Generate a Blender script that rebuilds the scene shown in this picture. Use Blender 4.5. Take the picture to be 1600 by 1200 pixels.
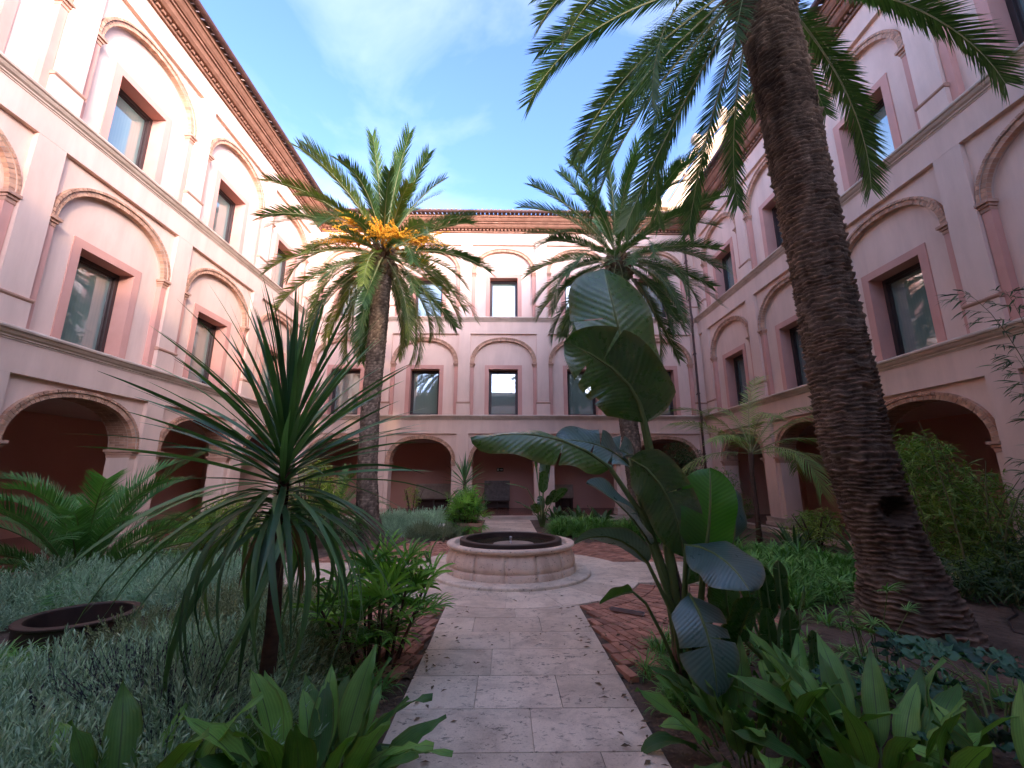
import bpy, math, random
import numpy as np
from mathutils import Vector, Matrix, noise

for o in list(bpy.data.objects): bpy.data.objects.remove(o)
SC = bpy.context.scene
COL = SC.collection
R = math.radians
PI = math.pi
rng = random.Random(7)

# ------------------------------------------------------------------ camera, sky, sun, exposure
cam_d = bpy.data.cameras.new('camera')
cam = bpy.data.objects.new('camera', cam_d); COL.objects.link(cam)
cam_d.sensor_width = 36.0; cam_d.lens = 665/1600*36
cam_d.clip_start = 0.05; cam_d.clip_end = 600
cam.location = (0, 0, 1.65)
cam.rotation_euler = (R(90+12.30), 0, R(-0.88))
SC.camera = cam

SUN_DIR = Vector((0.58, -0.95, 0.262)).normalized()          # towards the sun
el = math.asin(SUN_DIR.z); az = math.atan2(SUN_DIR.x, SUN_DIR.y)
W = bpy.data.worlds.new('World'); SC.world = W; W.use_nodes = True
nt = W.node_tree; nt.nodes.clear()
out = nt.nodes.new('ShaderNodeOutputWorld'); bg = nt.nodes.new('ShaderNodeBackground')
sky = nt.nodes.new('ShaderNodeTexSky'); sky.sky_type = 'NISHITA'; sky.sun_disc = False
sky.sun_elevation = el; sky.sun_rotation = az; sky.altitude = 20
sky.air_density = 0.38; sky.dust_density = 1.7; sky.ozone_density = 5.0
tc = nt.nodes.new('ShaderNodeTexCoord')
mp = nt.nodes.new('ShaderNodeMapping'); mp.inputs['Scale'].default_value = (0.8, 1.0, 1.7); mp.inputs['Rotation'].default_value = (0.3, 0.2, 0.5)
n1 = nt.nodes.new('ShaderNodeTexNoise'); n1.inputs['Scale'].default_value = 1.9; n1.inputs['Detail'].default_value = 7; n1.inputs['Roughness'].default_value = 0.55; n1.inputs['Distortion'].default_value = 0.6
cr = nt.nodes.new('ShaderNodeValToRGB'); cr.color_ramp.elements[0].position = 0.42; cr.color_ramp.elements[1].position = 0.82
cr.color_ramp.elements[0].color = (0, 0, 0, 1); cr.color_ramp.elements[1].color = (0.55, 0.55, 0.55, 1)
mx = nt.nodes.new('ShaderNodeMix'); mx.data_type = 'RGBA'
mx.inputs[7].default_value = (0.95, 1.0, 1.0, 1)
L = nt.links.new
L(tc.outputs['Generated'], mp.inputs['Vector']); L(mp.outputs[0], n1.inputs['Vector']); L(n1.outputs['Fac'], cr.inputs[0])
tint = nt.nodes.new('ShaderNodeMix'); tint.data_type = 'RGBA'; tint.blend_type = 'MULTIPLY'; tint.inputs[0].default_value = 1.0; tint.inputs[7].default_value = (0.95, 0.745, 0.635, 1)
L(sky.outputs[0], tint.inputs[6]); L(tint.outputs[2], mx.inputs[6]); L(cr.outputs[0], mx.inputs[0]); L(mx.outputs[2], bg.inputs['Color'])
bg.inputs['Strength'].default_value = 0.15
L(bg.outputs[0], out.inputs['Surface'])

sun_d = bpy.data.lights.new('sun', 'SUN'); sun_d.energy = 0.15; sun_d.angle = R(1.5); sun_d.color = (1.0, 0.74, 0.48)
sun = bpy.data.objects.new('sun', sun_d); COL.objects.link(sun)
sun.rotation_euler = SUN_DIR.to_track_quat('Z', 'Y').to_euler()
SC.view_settings.view_transform = 'Standard'; SC.view_settings.look = 'None'
SC.view_settings.exposure = 4.0; SC.view_settings.gamma = 1.0
SC.view_settings.use_curve_mapping = False
SC.cycles.max_bounces = 14; SC.cycles.diffuse_bounces = 12; SC.cycles.glossy_bounces = 3
SC.cycles.transmission_bounces = 4; SC.cycles.transparent_max_bounces = 6
SC.cycles.caustics_reflective = False; SC.cycles.caustics_refractive = False

# ------------------------------------------------------------------ helpers
class MB:
    """collects vertices and faces; build() links them as one mesh object"""
    def __init__(s): s.v = []; s.f = []; s.m = []; s.uv = []
    def add(s, vs, fs, m=0, uv=None):
        b = len(s.v); s.v += [tuple(p) for p in vs]
        s.uv += list(uv) if uv is not None else [(0.5, 0.5)]*len(vs)
        for f in fs: s.f.append(tuple(i+b for i in f)); s.m.append(m)
    def box(s, a, b, m=0):
        (x0, y0, z0), (x1, y1, z1) = a, b
        s.add([(x0,y0,z0),(x1,y0,z0),(x1,y1,z0),(x0,y1,z0),(x0,y0,z1),(x1,y0,z1),(x1,y1,z1),(x0,y1,z1)],
              [(0,3,2,1),(4,5,6,7),(0,1,5,4),(1,2,6,5),(2,3,7,6),(3,0,4,7)], m)
    def quad(s, a, b, c, d, m=0): s.add([a,b,c,d], [(0,1,2,3)], m)
    def tube(s, pts, rad, k=8, m=0, cap=True):
        pts = [Vector(p) for p in pts]; n = len(pts)
        if not hasattr(rad, '__len__'): rad = [rad]*n
        vs = []; t0 = None
        ref = Vector((0.31, 0.17, 0.93))
        for i, p in enumerate(pts):
            t = (pts[min(i+1, n-1)]-pts[max(i-1, 0)]).normalized()
            if t0 is None:
                a = t.cross(ref if abs(t.dot(ref)) < .95 else Vector((1,0,0))).normalized()
            else:
                a = (a - t*a.dot(t)).normalized()
            t0 = t; b = t.cross(a)
            for j in range(k):
                w = 2*PI*j/k; vs.append(p+(a*math.cos(w)+b*math.sin(w))*rad[i])
        fs = [(i*k+j, i*k+(j+1)%k, (i+1)*k+(j+1)%k, (i+1)*k+j) for i in range(n-1) for j in range(k)]
        if cap: fs += [tuple(range(k))[::-1], tuple((n-1)*k+j for j in range(k))]
        s.add(vs, fs, m, [(0.5, (i//k)/max(1, n-1)) for i in range(n*k)])
    def lathe(s, prof, k=48, m=0, c=(0,0), closed=False):
        vs = []; n = len(prof)
        for r, z in prof:
            for j in range(k):
                w = 2*PI*j/k; vs.append((c[0]+r*math.cos(w), c[1]+r*math.sin(w), z))
        fs = []
        for i in range(n if closed else n-1):
            i2 = (i+1) % n
            for j in range(k): fs.append((i*k+j, i*k+(j+1)%k, i2*k+(j+1)%k, i2*k+j))
        s.add(vs, fs, m)
    def sweep(s, prof, x0, x1, m=0):
        """profile of (y, z) points swept along x, ends capped"""
        n = len(prof)
        vs = [(x0, y, z) for y, z in prof]+[(x1, y, z) for y, z in prof]
        fs = [(i, (i+1)%n, n+(i+1)%n, n+i) for i in range(n)]+[tuple(range(n))[::-1], tuple(range(n, 2*n))]
        s.add(vs, fs, m)
    def mesh(s, name, mats, smooth=False):
        me = bpy.data.meshes.new(name)
        me.from_pydata(s.v, [], s.f)
        for mt in (mats if isinstance(mats, (list, tuple)) else [mats]): me.materials.append(mt)
        nf = len(s.f)
        me.polygons.foreach_set('material_index', np.array(s.m, dtype=np.int32))
        if smooth: me.polygons.foreach_set('use_smooth', np.ones(nf, dtype=bool))
        uvl = me.uv_layers.new(name='uv')
        li = np.zeros(len(me.loops), dtype=np.int32); me.loops.foreach_get('vertex_index', li)
        uvl.data.foreach_set('uv', np.array(s.uv, dtype=np.float32)[li].ravel())
        me.update()
        return me
    def build(s, name, mats, parent=None, smooth=False, loc=None, kind=None):
        return ob(name, s.mesh(name, mats, smooth), parent, loc, kind)

def ob(name, me, parent=None, loc=None, kind=None, mat=None):
    o = bpy.data.objects.new(name, me); COL.objects.link(o)
    if parent is not None: o.parent = parent
    if mat is not None: o.matrix_local = mat
    elif loc is not None: o.location = loc
    if kind: o['kind'] = kind
    return o

def tag(o, label, cat, group=None):
    o['label'] = label; o['category'] = cat
    if group: o['group'] = group
    return o

def thing(name, label, cat, loc=(0,0,0), rotz=0.0, group=None):
    o = bpy.data.objects.new(name, None); COL.objects.link(o)
    o.location = loc; o.rotation_euler = (0, 0, rotz); o.empty_display_size = 0.2
    return tag(o, label, cat, group)

def arrays_mesh(name, V, Fs, mats, mi=None, uv=None, smooth=False):
    """fast mesh from numpy: Fs = list of (m,k) int arrays"""
    me = bpy.data.meshes.new(name)
    me.vertices.add(len(V)); me.vertices.foreach_set('co', np.asarray(V, dtype=np.float32).ravel())
    loops = np.concatenate([F.ravel() for F in Fs]).astype(np.int32)
    tot = np.concatenate([np.full(len(F), F.shape[1]) for F in Fs]).astype(np.int32)
    st = np.concatenate([[0], np.cumsum(tot)[:-1]]).astype(np.int32)
    me.loops.add(len(loops)); me.loops.foreach_set('vertex_index', loops)
    me.polygons.add(len(tot)); me.polygons.foreach_set('loop_start', st)
    try: me.polygons.foreach_set('loop_total', tot)
    except Exception: pass
    for mt in (mats if isinstance(mats, (list, tuple)) else [mats]): me.materials.append(mt)
    if mi is not None: me.polygons.foreach_set('material_index', np.asarray(mi, dtype=np.int32))
    if smooth: me.polygons.foreach_set('use_smooth', np.ones(len(tot), dtype=bool))
    if uv is not None:
        ul = me.uv_layers.new(name='uv'); ul.data.foreach_set('uv', np.asarray(uv, dtype=np.float32)[loops].ravel())
    me.update(calc_edges=True); me.validate()
    return me

def replicate(mb, mats4):
    """copies the MB's geometry (faces grouped by size) under many 4x4 matrices"""
    V = np.array(mb.v); n = len(V); M = np.array([[list(r) for r in m] for m in mats4])
    VV = (np.einsum('kij,nj->kni', M[:, :3, :3], V)+M[:, None, :3, 3]).reshape(-1, 3)
    UV = np.tile(np.array(mb.uv), (len(M), 1))
    Fs = []; MI = []
    for k in sorted({len(f) for f in mb.f}):
        idx = [i for i, f in enumerate(mb.f) if len(f) == k]
        F = np.array([mb.f[i] for i in idx])
        Fs.append((F[None]+(np.arange(len(M))*n)[:, None, None]).reshape(-1, k))
        MI.append(np.tile(np.array([mb.m[i] for i in idx]), len(M)))
    return VV, Fs, np.concatenate(MI), UV

def stuff(name, parts, mats, parent=None, smooth=True, kind='stuff'):
    """parts: list of (MB, [matrices]) -> one object"""
    Vs = []; F4 = {}; UVs = []; off = 0
    for mb, ms in parts:
        if not ms: continue
        V, Fs, MI, UV = replicate(mb, ms)
        Vs.append(V); UVs.append(UV); p = 0
        for F in Fs:
            F4.setdefault(F.shape[1], []).append((F+off, MI[p:p+len(F)])); p += len(F)
        off += len(V)
    ks = sorted(F4)
    Fs = [np.concatenate([a for a, _ in F4[k]]) for k in ks]
    MI = np.concatenate([np.concatenate([b for _, b in F4[k]]) for k in ks])
    me = arrays_mesh(name, np.concatenate(Vs), Fs, mats, MI, np.concatenate(UVs), smooth)
    return ob(name, me, parent, None, kind)

def xf(loc, rz=0.0, tilt=0.0, tdir=0.0, s=1.0, roll=0.0):
    return (Matrix.Translation(Vector(loc)) @ Matrix.Rotation(tdir, 4, 'Z') @ Matrix.Rotation(tilt, 4, 'X') @ Matrix.Rotation(-tdir, 4, 'Z')
            @ Matrix.Rotation(rz, 4, 'Z') @ Matrix.Rotation(roll, 4, 'Y') @ Matrix.Scale(s, 4))

def aim(loc, az_, elev, s=1.0, roll=0.0):
    """local +Y points along azimuth az_ (0 = +Y, clockwise) raised by elev; local +Z is up"""
    return (Matrix.Translation(Vector(loc)) @ Matrix.Rotation(-az_, 4, 'Z') @ Matrix.Rotation(elev, 4, 'X')
            @ Matrix.Rotation(roll, 4, 'Y') @ Matrix.Scale(s, 4))

# ------------------------------------------------------------------ materials
def newmat(name):
    m = bpy.data.materials.new(name); m.use_nodes = True
    n = m.node_tree; n.nodes.clear()
    o = n.nodes.new('ShaderNodeOutputMaterial'); p = n.nodes.new('ShaderNodeBsdfPrincipled')
    n.links.new(p.outputs[0], o.inputs[0])
    return m, n, p, o

def N(n, t, **kw):
    x = n.nodes.new(t)
    for k, v in kw.items():
        if k in x.inputs: x.inputs[k].default_value = v
        else: setattr(x, k, v)
    return x

def ramp(n, src, stops):
    c = n.nodes.new('ShaderNodeValToRGB'); e = c.color_ramp.elements
    while len(e) < len(stops): e.new(0.5)
    for i, (p, col) in enumerate(stops):
        e[i].position = p; e[i].color = (*col, 1) if len(col) == 3 else col
    n.links.new(src, c.inputs[0]); return c.outputs[0]

def mixc(n, fac, a, b, mode='MIX'):
    x = n.nodes.new('ShaderNodeMix'); x.data_type = 'RGBA'; x.blend_type = mode
    for i, v in ((0, fac), (6, a), (7, b)):
        if hasattr(v, 'links') or isinstance(v, bpy.types.NodeSocket): n.links.new(v, x.inputs[i])
        elif i == 0: x.inputs[0].default_value = v
        else: x.inputs[i].default_value = (*v, 1) if len(v) == 3 else v
    return x.outputs[2]

def noise_n(n, scale, detail=4, rough=.6, vec=None, dist=0.0):
    x = N(n, 'ShaderNodeTexNoise', Scale=scale, Detail=detail, Roughness=rough, Distortion=dist)
    if vec is not None: n.links.new(vec, x.inputs['Vector'])
    return x.outputs['Fac']

def scaled(n, src, s):
    x = n.nodes.new('ShaderNodeMapping'); x.inputs['Scale'].default_value = s
    n.links.new(src, x.inputs['Vector']); return x.outputs[0]

def bump(n, p, h, strength=.3, dist=.01):
    b = N(n, 'ShaderNodeBump', Strength=strength, Distance=dist)
    n.links.new(h, b.inputs['Height']); n.links.new(b.outputs[0], p.inputs['Normal'])

def surf(name, c1, c2, scale=3.0, rough=.8, bscale=40, bstr=.15, bdist=.01, island=0.0, objvar=0.0, stain=None, spec=.3, metal=0.0, stops=(.3, .7), stretch=None):
    """two-tone noise surface, with optional per-piece variation and stains"""
    m, n, p, o = newmat(name)
    pos = N(n, 'ShaderNodeNewGeometry'); v = pos.outputs['Position']
    vs = scaled(n, v, stretch) if stretch else v
    col = ramp(n, noise_n(n, scale, 5, .6, vs), [(stops[0], c1), (stops[1], c2)])
    if stain:
        sc, sstops = stain
        f = ramp(n, noise_n(n, sc[0], 6, .65, scaled(n, v, sc[2]) if len(sc) > 2 else v, .4), sstops)
        col = mixc(n, sc[1], col, f, 'MULTIPLY')
    if island:
        r = ramp(n, pos.outputs['Random Per Island'], [(0, (1-island,)*3), (1, (1+island,)*3)])
        col = mixc(n, 1.0, col, r, 'MULTIPLY')
    if objvar:
        oi = N(n, 'ShaderNodeObjectInfo')
        r = ramp(n, oi.outputs['Random'], [(0, (1-objvar, 1-objvar*1.1, 1-objvar)), (1, (1+objvar, 1+objvar*.8, 1+objvar*.7))])
        col = mixc(n, 1.0, col, r, 'MULTIPLY')
    n.links.new(col, p.inputs['Base Color'])
    p.inputs['Roughness'].default_value = rough; p.inputs['Specular IOR Level'].default_value = spec; p.inputs['Metallic'].default_value = metal
    if bstr: bump(n, p, noise_n(n, bscale, 4, .6, vs), bstr, bdist)
    return m

def leafmat(name, dark, light, rough=.45, trans=.25, tcol=None, var=.18, vein=None, spec=.4, edge=None, isl=True, scale=2.0, mottle=.5, tip=None):
    """foliage: tone from noise + per-leaf random, translucent, optional midrib and side veins from uv"""
    m, n, p, o = newmat(name)
    g = N(n, 'ShaderNodeNewGeometry'); oi = N(n, 'ShaderNodeObjectInfo')
    a = N(n, 'ShaderNodeMath', operation='ADD')
    n.links.new(noise_n(n, scale, 3, .6, g.outputs['Position']), a.inputs[0])
    mrand = N(n, 'ShaderNodeMath', operation='MULTIPLY_ADD'); mrand.inputs[1].default_value = mottle; mrand.inputs[2].default_value = -mottle*.5
    n.links.new(g.outputs['Random Per Island'] if isl else oi.outputs['Random'], mrand.inputs[0]); n.links.new(mrand.outputs[0], a.inputs[1])
    col = ramp(n, a.outputs[0], [(.25, dark), (.75, light)])
    ov = ramp(n, oi.outputs['Random'], [(0, (1-var, 1-var, 1-var)), (1, (1+var, 1+var*.9, 1+var*.6))])
    col = mixc(n, 1.0, col, ov, 'MULTIPLY')
    p.inputs['Roughness'].default_value = rough; p.inputs['Specular IOR Level'].default_value = spec
    if vein:
        ribc, freq, strength = vein
        uvn = N(n, 'ShaderNodeUVMap'); sep = N(n, 'ShaderNodeSeparateXYZ'); n.links.new(uvn.outputs[0], sep.inputs[0])
        d = N(n, 'ShaderNodeMath', operation='SUBTRACT'); n.links.new(sep.outputs[0], d.inputs[0]); d.inputs[1].default_value = .5
        ab = N(n, 'ShaderNodeMath', operation='ABSOLUTE'); n.links.new(d.outputs[0], ab.inputs[0])
        rib = ramp(n, ab.outputs[0], [(.012, (1, 1, 1)), (.03, (0, 0, 0))])
        # side veins: v + k*|u| stripes
        ph = N(n, 'ShaderNodeMath', operation='MULTIPLY_ADD'); n.links.new(ab.outputs[0], ph.inputs[0]); ph.inputs[1].default_value = -.35; n.links.new(sep.outputs[1], ph.inputs[2])
        if freq < 0:
            ph = N(n, 'ShaderNodeMath', operation='MULTIPLY'); n.links.new(sep.outputs[0], ph.inputs[0]); ph.inputs[1].default_value = 1.0
        fr = N(n, 'ShaderNodeMath', operation='MULTIPLY'); n.links.new(ph.outputs[0], fr.inputs[0]); fr.inputs[1].default_value = abs(freq)
        sn = N(n, 'ShaderNodeMath', operation='SINE'); n.links.new(fr.outputs[0], sn.inputs[0])
        h = N(n, 'ShaderNodeMath', operation='MULTIPLY_ADD'); n.links.new(sn.outputs[0], h.inputs[0]); h.inputs[1].default_value = .5; h.inputs[2].default_value = .5
        vt = ramp(n, h.outputs[0], [(0, (.86,)*3), (1, (1.08,)*3)])
        col = mixc(n, strength, col, mixc(n, 1.0, col, vt, 'MULTIPLY'))
        col = mixc(n, rib, col, ribc)
        if edge:
            ef = ramp(n, ab.outputs[0], [(.40, (0,)*3), (.5, (1,)*3)])
            em = N(n, 'ShaderNodeMath', operation='MULTIPLY'); n.links.new(ef, em.inputs[0]); n.links.new(noise_n(n, 3.5, 3, .6, g.outputs['Position']), em.inputs[1])
            col = mixc(n, em.outputs[0], col, edge)
        if tip:
            ta = N(n, 'ShaderNodeMath', operation='MULTIPLY_ADD'); n.links.new(noise_n(n, 5, 3, .6, g.outputs['Position']), ta.inputs[0]); ta.inputs[1].default_value = .5; n.links.new(sep.outputs[1], ta.inputs[2])
            tb = N(n, 'ShaderNodeMath', operation='MULTIPLY_ADD'); n.links.new(oi.outputs['Random'], tb.inputs[0]); tb.inputs[1].default_value = .22; n.links.new(ta.outputs[0], tb.inputs[2])
            col = mixc(n, ramp(n, tb.outputs[0], [(tip, (0,)*3), (tip+.06, (1,)*3)]), col, (.20, .125, .06))
        rv = N(n, 'ShaderNodeMath', operation='MULTIPLY_ADD'); n.links.new(noise_n(n, 11, 4, .65, g.outputs['Position']), rv.inputs[0]); rv.inputs[1].default_value = .5; rv.inputs[2].default_value = rough-.22; n.links.new(rv.outputs[0], p.inputs['Roughness'])
        bump(n, p, h.outputs[0], .25*strength, .006)
    n.links.new(col, p.inputs['Base Color'])
    if trans:
        t = n.nodes.new('ShaderNodeBsdfTranslucent'); tc_ = mixc(n, 1.0, col, tcol or (1.5, 1.7, .6), 'MULTIPLY'); n.links.new(tc_, t.inputs['Color'])
        ms = n.nodes.new('ShaderNodeMixShader'); ms.inputs[0].default_value = trans
        n.links.new(p.outputs[0], ms.inputs[1]); n.links.new(t.outputs[0], ms.inputs[2]); n.links.new(ms.outputs[0], o.inputs[0])
    return m

ST = [(.30, (.72, .69, .68)), (.60, (1.0, 1.0, 1.0))]
M = {}
M['plaster'] = surf('pink_plaster', (.75, .535, .43), (.79, .575, .465), 1.3, .9, 60, .10, .004, stain=((1.1, .5, (1.6, 1.6, .28)), ST))
M['plaster_deep'] = surf('rose_plaster', (.61, .315, .25), (.66, .355, .285), 1.6, .9, 60, .08, .004, stain=((.6, .4, (1, 1, .4)), ST))
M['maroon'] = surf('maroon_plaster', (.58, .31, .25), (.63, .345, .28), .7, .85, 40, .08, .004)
M['ceiling'] = surf('arcade_ceiling', (.60, .54, .50), (.66, .6, .55), 1.0, .9, 40, .05)
M['brick'] = surf('arch_brick', (.50, .26, .17), (.58, .36, .24), 6, .9, 50, .35, .006, island=.22, stain=((3, .5), ST))
M['joint'] = surf('stone_joint', (.58, .48, .385), (.68, .57, .47), 5, .95, 60, .2)
M['mortar'] = surf('mortar', (.50, .37, .30), (.55, .42, .34), 5, .95, 60, .2)
M['stone'] = surf('cornice_stone', (.60, .46, .36), (.72, .57, .46), 2.5, .85, 30, .3, .01, stain=((2.2, .7, (.6, .6, 2)), [(.3, (.62, .58, .55)), (.6, (1, 1, 1))]))
M['capital'] = surf('capital_brick', (.46, .25, .17), (.54, .33, .24), 4, .9, 40, .25, .006)
M['eave'] = surf('eave_brick', (.22, .105, .066), (.30, .155, .10), 4, .9, 40, .3, .008, island=.15, stain=((1.5, .6), ST))
M['gutter'] = surf('copper_gutter', (.07, .032, .026), (.11, .05, .04), 4, .5, 30, .1, spec=.4)
M['tile'] = surf('roof_tile', (.33, .20, .14), (.46, .31, .22), 5, .9, 40, .3, .008, island=.25)
M['frame'] = surf('window_frame', (.040, .024, .022), (.05, .032, .03), 4, .45, 30, .05, spec=.4)
M['floor'] = surf('arcade_floor', (.21, .075, .05), (.27, .11, .075), 2, .25, 20, .05, spec=.5)
M['soil'] = surf('soil', (.11, .072, .052), (.21, .145, .108), 2.2, .95, 22, .9, .04, stain=((9, .7), [(.35, (.5, .5, .5)), (.6, (1, 1, 1))]))
M['paver'] = surf('red_brick_paver', (.35, .165, .11), (.48, .265, .19), 7, .85, 45, .4, .006, island=.3, objvar=.28, stain=((5, .8), [(.3, (.55, .5, .48)), (.6, (1, 1, 1))]))
M['steel'] = surf('rusty_steel', (.030, .019, .016), (.055, .033, .027), 5, .55, 30, .15, .004, spec=.4)
M['wood'] = surf('dark_timber', (.05, .025, .02), (.07, .04, .03), 3, .6, 30, .2)
M['tomb'] = surf('grave_slab_stone', (.26, .20, .165), (.36, .285, .235), 3, .85, 25, .5, .02, stain=((5, .6), ST))
M['tomb_dark'] = surf('dark_grave_slab', (.10, .085, .08), (.19, .16, .145), 6, .8, 20, .7, .03)
M['white_rock'] = surf('white_rock', (.5, .47, .44), (.62, .6, .57), 5, .85, 20, .4)
M['church'] = surf('church_stone', (.50, .36, .23), (.64, .50, .36), 3, .9, 15, .4, .03, stain=((1.5, .5), ST))
M['bark'] = surf('palm_bark', (.19, .145, .11), (.42, .33, .25), 5.0, .95, 30, .8, .02, stretch=(1, 1, 5), stain=((.8, .9, (1, 1, .45)), [(.38, (.22, .2, .2)), (.55, (1, 1, 1))]), stops=(.3, .72))
def bark_mat():
    m, n, p, o = newmat('scarred_palm_bark')
    g = N(n, 'ShaderNodeNewGeometry'); v = g.outputs['Position']
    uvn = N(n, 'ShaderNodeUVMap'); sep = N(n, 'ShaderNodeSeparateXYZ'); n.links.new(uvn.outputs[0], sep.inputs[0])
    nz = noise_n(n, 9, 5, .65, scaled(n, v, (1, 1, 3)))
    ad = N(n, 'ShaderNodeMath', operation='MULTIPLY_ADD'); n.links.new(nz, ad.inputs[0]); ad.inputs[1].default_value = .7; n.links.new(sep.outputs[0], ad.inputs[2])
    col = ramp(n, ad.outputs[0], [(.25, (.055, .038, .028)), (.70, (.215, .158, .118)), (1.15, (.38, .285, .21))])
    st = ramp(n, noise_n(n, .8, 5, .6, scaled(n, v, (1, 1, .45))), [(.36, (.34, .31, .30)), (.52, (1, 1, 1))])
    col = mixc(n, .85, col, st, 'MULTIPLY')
    n.links.new(col, p.inputs['Base Color']); p.inputs['Roughness'].default_value = .95; p.inputs['Specular IOR Level'].default_value = .2
    bump(n, p, noise_n(n, 34, 5, .7, scaled(n, v, (1, 1, 2.2))), .9, .02)
    return m
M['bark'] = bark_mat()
M['stem'] = surf('brown_stem', (.075, .04, .03), (.13, .075, .055), 8, .85, 30, .4, .006, stretch=(1, 1, 4))
M['cane'] = surf('green_cane', (.09, .10, .035), (.15, .15, .06), 5, .6, 20, .1)
M['petiole'] = surf('petiole', (.10, .15, .045), (.17, .22, .075), 5, .5, 20, .1, stretch=(1, 1, .3))
M['rachis'] = surf('frond_rachis', (.26, .27, .12), (.36, .36, .18), 5, .55, 20, .1)
M['boot'] = surf('leaf_base', (.10, .055, .03), (.24, .15, .08), 6, .9, 30, .6, .02)
M['date'] = surf('date_fruit', (.72, .30, .02), (.88, .48, .04), 8, .5, 20, .1, island=.15)
M['lamp'] = surf('steel_bar', (.32, .31, .33), (.42, .41, .43), 8, .35, 20, .1, metal=.8)
M['litter'] = surf('dry_litter', (.10, .06, .035), (.22, .145, .08), 9, .9, 20, .3, island=.3)

def stone_path_mat():
    m, n, p, o = newmat('travertine')
    g = N(n, 'ShaderNodeNewGeometry'); v = g.outputs['Position']; oi = N(n, 'ShaderNodeObjectInfo')
    base = ramp(n, noise_n(n, 1.4, 6, .65, v), [(.3, (.72, .59, .465)), (.7, (.87, .74, .60))])
    ov = ramp(n, oi.outputs['Random'], [(0, (.82, .80, .78)), (1, (1.06, 1.05, 1.04))])
    base = mixc(n, 1, base, ov, 'MULTIPLY')
    # pores: elongated pits, dense in some bands
    pv = scaled(n, v, (8, 13, 8))
    pit = ramp(n, noise_n(n, 2.2, 8, .72, pv, .5), [(.35, (1, 1, 1)), (.43, (0, 0, 0))])
    patch = ramp(n, noise_n(n, 1.9, 4, .6, scaled(n, v, (.8, 1.7, 1))), [(.40, (.22,)*3), (.60, (1,)*3)])
    f = mixc(n, 1, pit, patch, 'MULTIPLY')
    col = mixc(n, f, base, (.085, .07, .068))
    fine = ramp(n, noise_n(n, 95, 4, .7, v), [(.30, (.72,)*3), (.5, (1,)*3)])
    col = mixc(n, .8, col, fine, 'MULTIPLY')
    st = ramp(n, noise_n(n, 2.6, 5, .7, v, .8), [(.30, (.50, .46, .45)), (.55, (1, 1, 1))])
    col = mixc(n, .65, col, st, 'MULTIPLY')
    n.links.new(col, p.inputs['Base Color'])
    p.inputs['Roughness'].default_value = .62; p.inputs['Specular IOR Level'].default_value = .35
    inv = N(n, 'ShaderNodeMath', operation='SUBTRACT'); inv.inputs[0].default_value = 1; n.links.new(f, inv.inputs[1])
    bump(n, p, inv.outputs[0], .6, .01)
    return m
M['travertine'] = stone_path_mat()

def fountain_mat():
    m, n, p, o = newmat('fountain_stone')
    g = N(n, 'ShaderNodeNewGeometry'); v = g.outputs['Position']
    base = ramp(n, noise_n(n, 3.2, 6, .6, v), [(.3, (.68, .50, .385)), (.7, (.82, .655, .52))])
    pit = ramp(n, noise_n(n, 20, 6, .7, scaled(n, v, (1, 1, 1.9)), .4), [(.34, (1, 1, 1)), (.40, (0, 0, 0))])
    col = mixc(n, pit, base, (.14, .085, .06))
    st = ramp(n, noise_n(n, 2.2, 5, .7, scaled(n, v, (1, 1, .4)), .6), [(.3, (.62, .55, .52)), (.52, (1, 1, 1))])
    col = mixc(n, .7, col, st, 'MULTIPLY')
    n.links.new(col, p.inputs['Base Color']); p.inputs['Roughness'].default_value = .7
    inv = N(n, 'ShaderNodeMath', operation='SUBTRACT'); inv.inputs[0].default_value = 1; n.links.new(pit, inv.inputs[1])
    bump(n, p, inv.outputs[0], .4, .008)
    return m
M['fountain'] = fountain_mat()

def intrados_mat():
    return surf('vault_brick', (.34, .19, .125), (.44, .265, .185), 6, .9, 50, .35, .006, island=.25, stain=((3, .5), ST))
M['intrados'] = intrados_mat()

def glass_mat():
    m, n, p, o = newmat('window_glass')
    g = N(n, 'ShaderNodeNewGeometry')
    oi = N(n, 'ShaderNodeObjectInfo')
    w = N(n, 'ShaderNodeTexWave', Scale=9.0, Distortion=1.5); w.bands_direction = 'DIAGONAL'
    n.links.new(scaled(n, g.outputs['Position'], (1, 1, 0)), w.inputs['Vector'])
    blind = ramp(n, w.outputs['Fac'], [(0, (.165, .23, .205)), (1, (.178, .242, .216))])
    ov = ramp(n, oi.outputs['Random'], [(0, (.75, .75, .78)), (1, (1.15, 1.2, 1.15))])
    n.links.new(mixc(n, 1, blind, ov, 'MULTIPLY'), p.inputs['Base Color'])
    p.inputs['Roughness'].default_value = .9; p.inputs['Specular IOR Level'].default_value = 0
    gl = N(n, 'ShaderNodeBsdfGlossy', Roughness=.012); gl.inputs['Color'].default_value = (.88, .95, .93, 1)
    bp = N(n, 'ShaderNodeBump', Strength=.04, Distance=.02); n.links.new(noise_n(n, 1.3, 1, .4, g.outputs['Position']), bp.inputs['Height']); n.links.new(bp.outputs[0], gl.inputs['Normal'])
    fr = N(n, 'ShaderNodeFresnel', IOR=1.75)
    ad = N(n, 'ShaderNodeMath', operation='MULTIPLY_ADD'); ad.inputs[1].default_value = 1.1; ad.inputs[2].default_value = .22; ad.use_clamp = True
    n.links.new(fr.outputs[0], ad.inputs[0])
    ms = n.nodes.new('ShaderNodeMixShader'); n.links.new(ad.outputs[0], ms.inputs[0]); n.links.new(p.outputs[0], ms.inputs[1]); n.links.new(gl.outputs[0], ms.inputs[2])
    n.links.new(ms.outputs[0], o.inputs[0])
    return m
M['glass'] = glass_mat()

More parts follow.
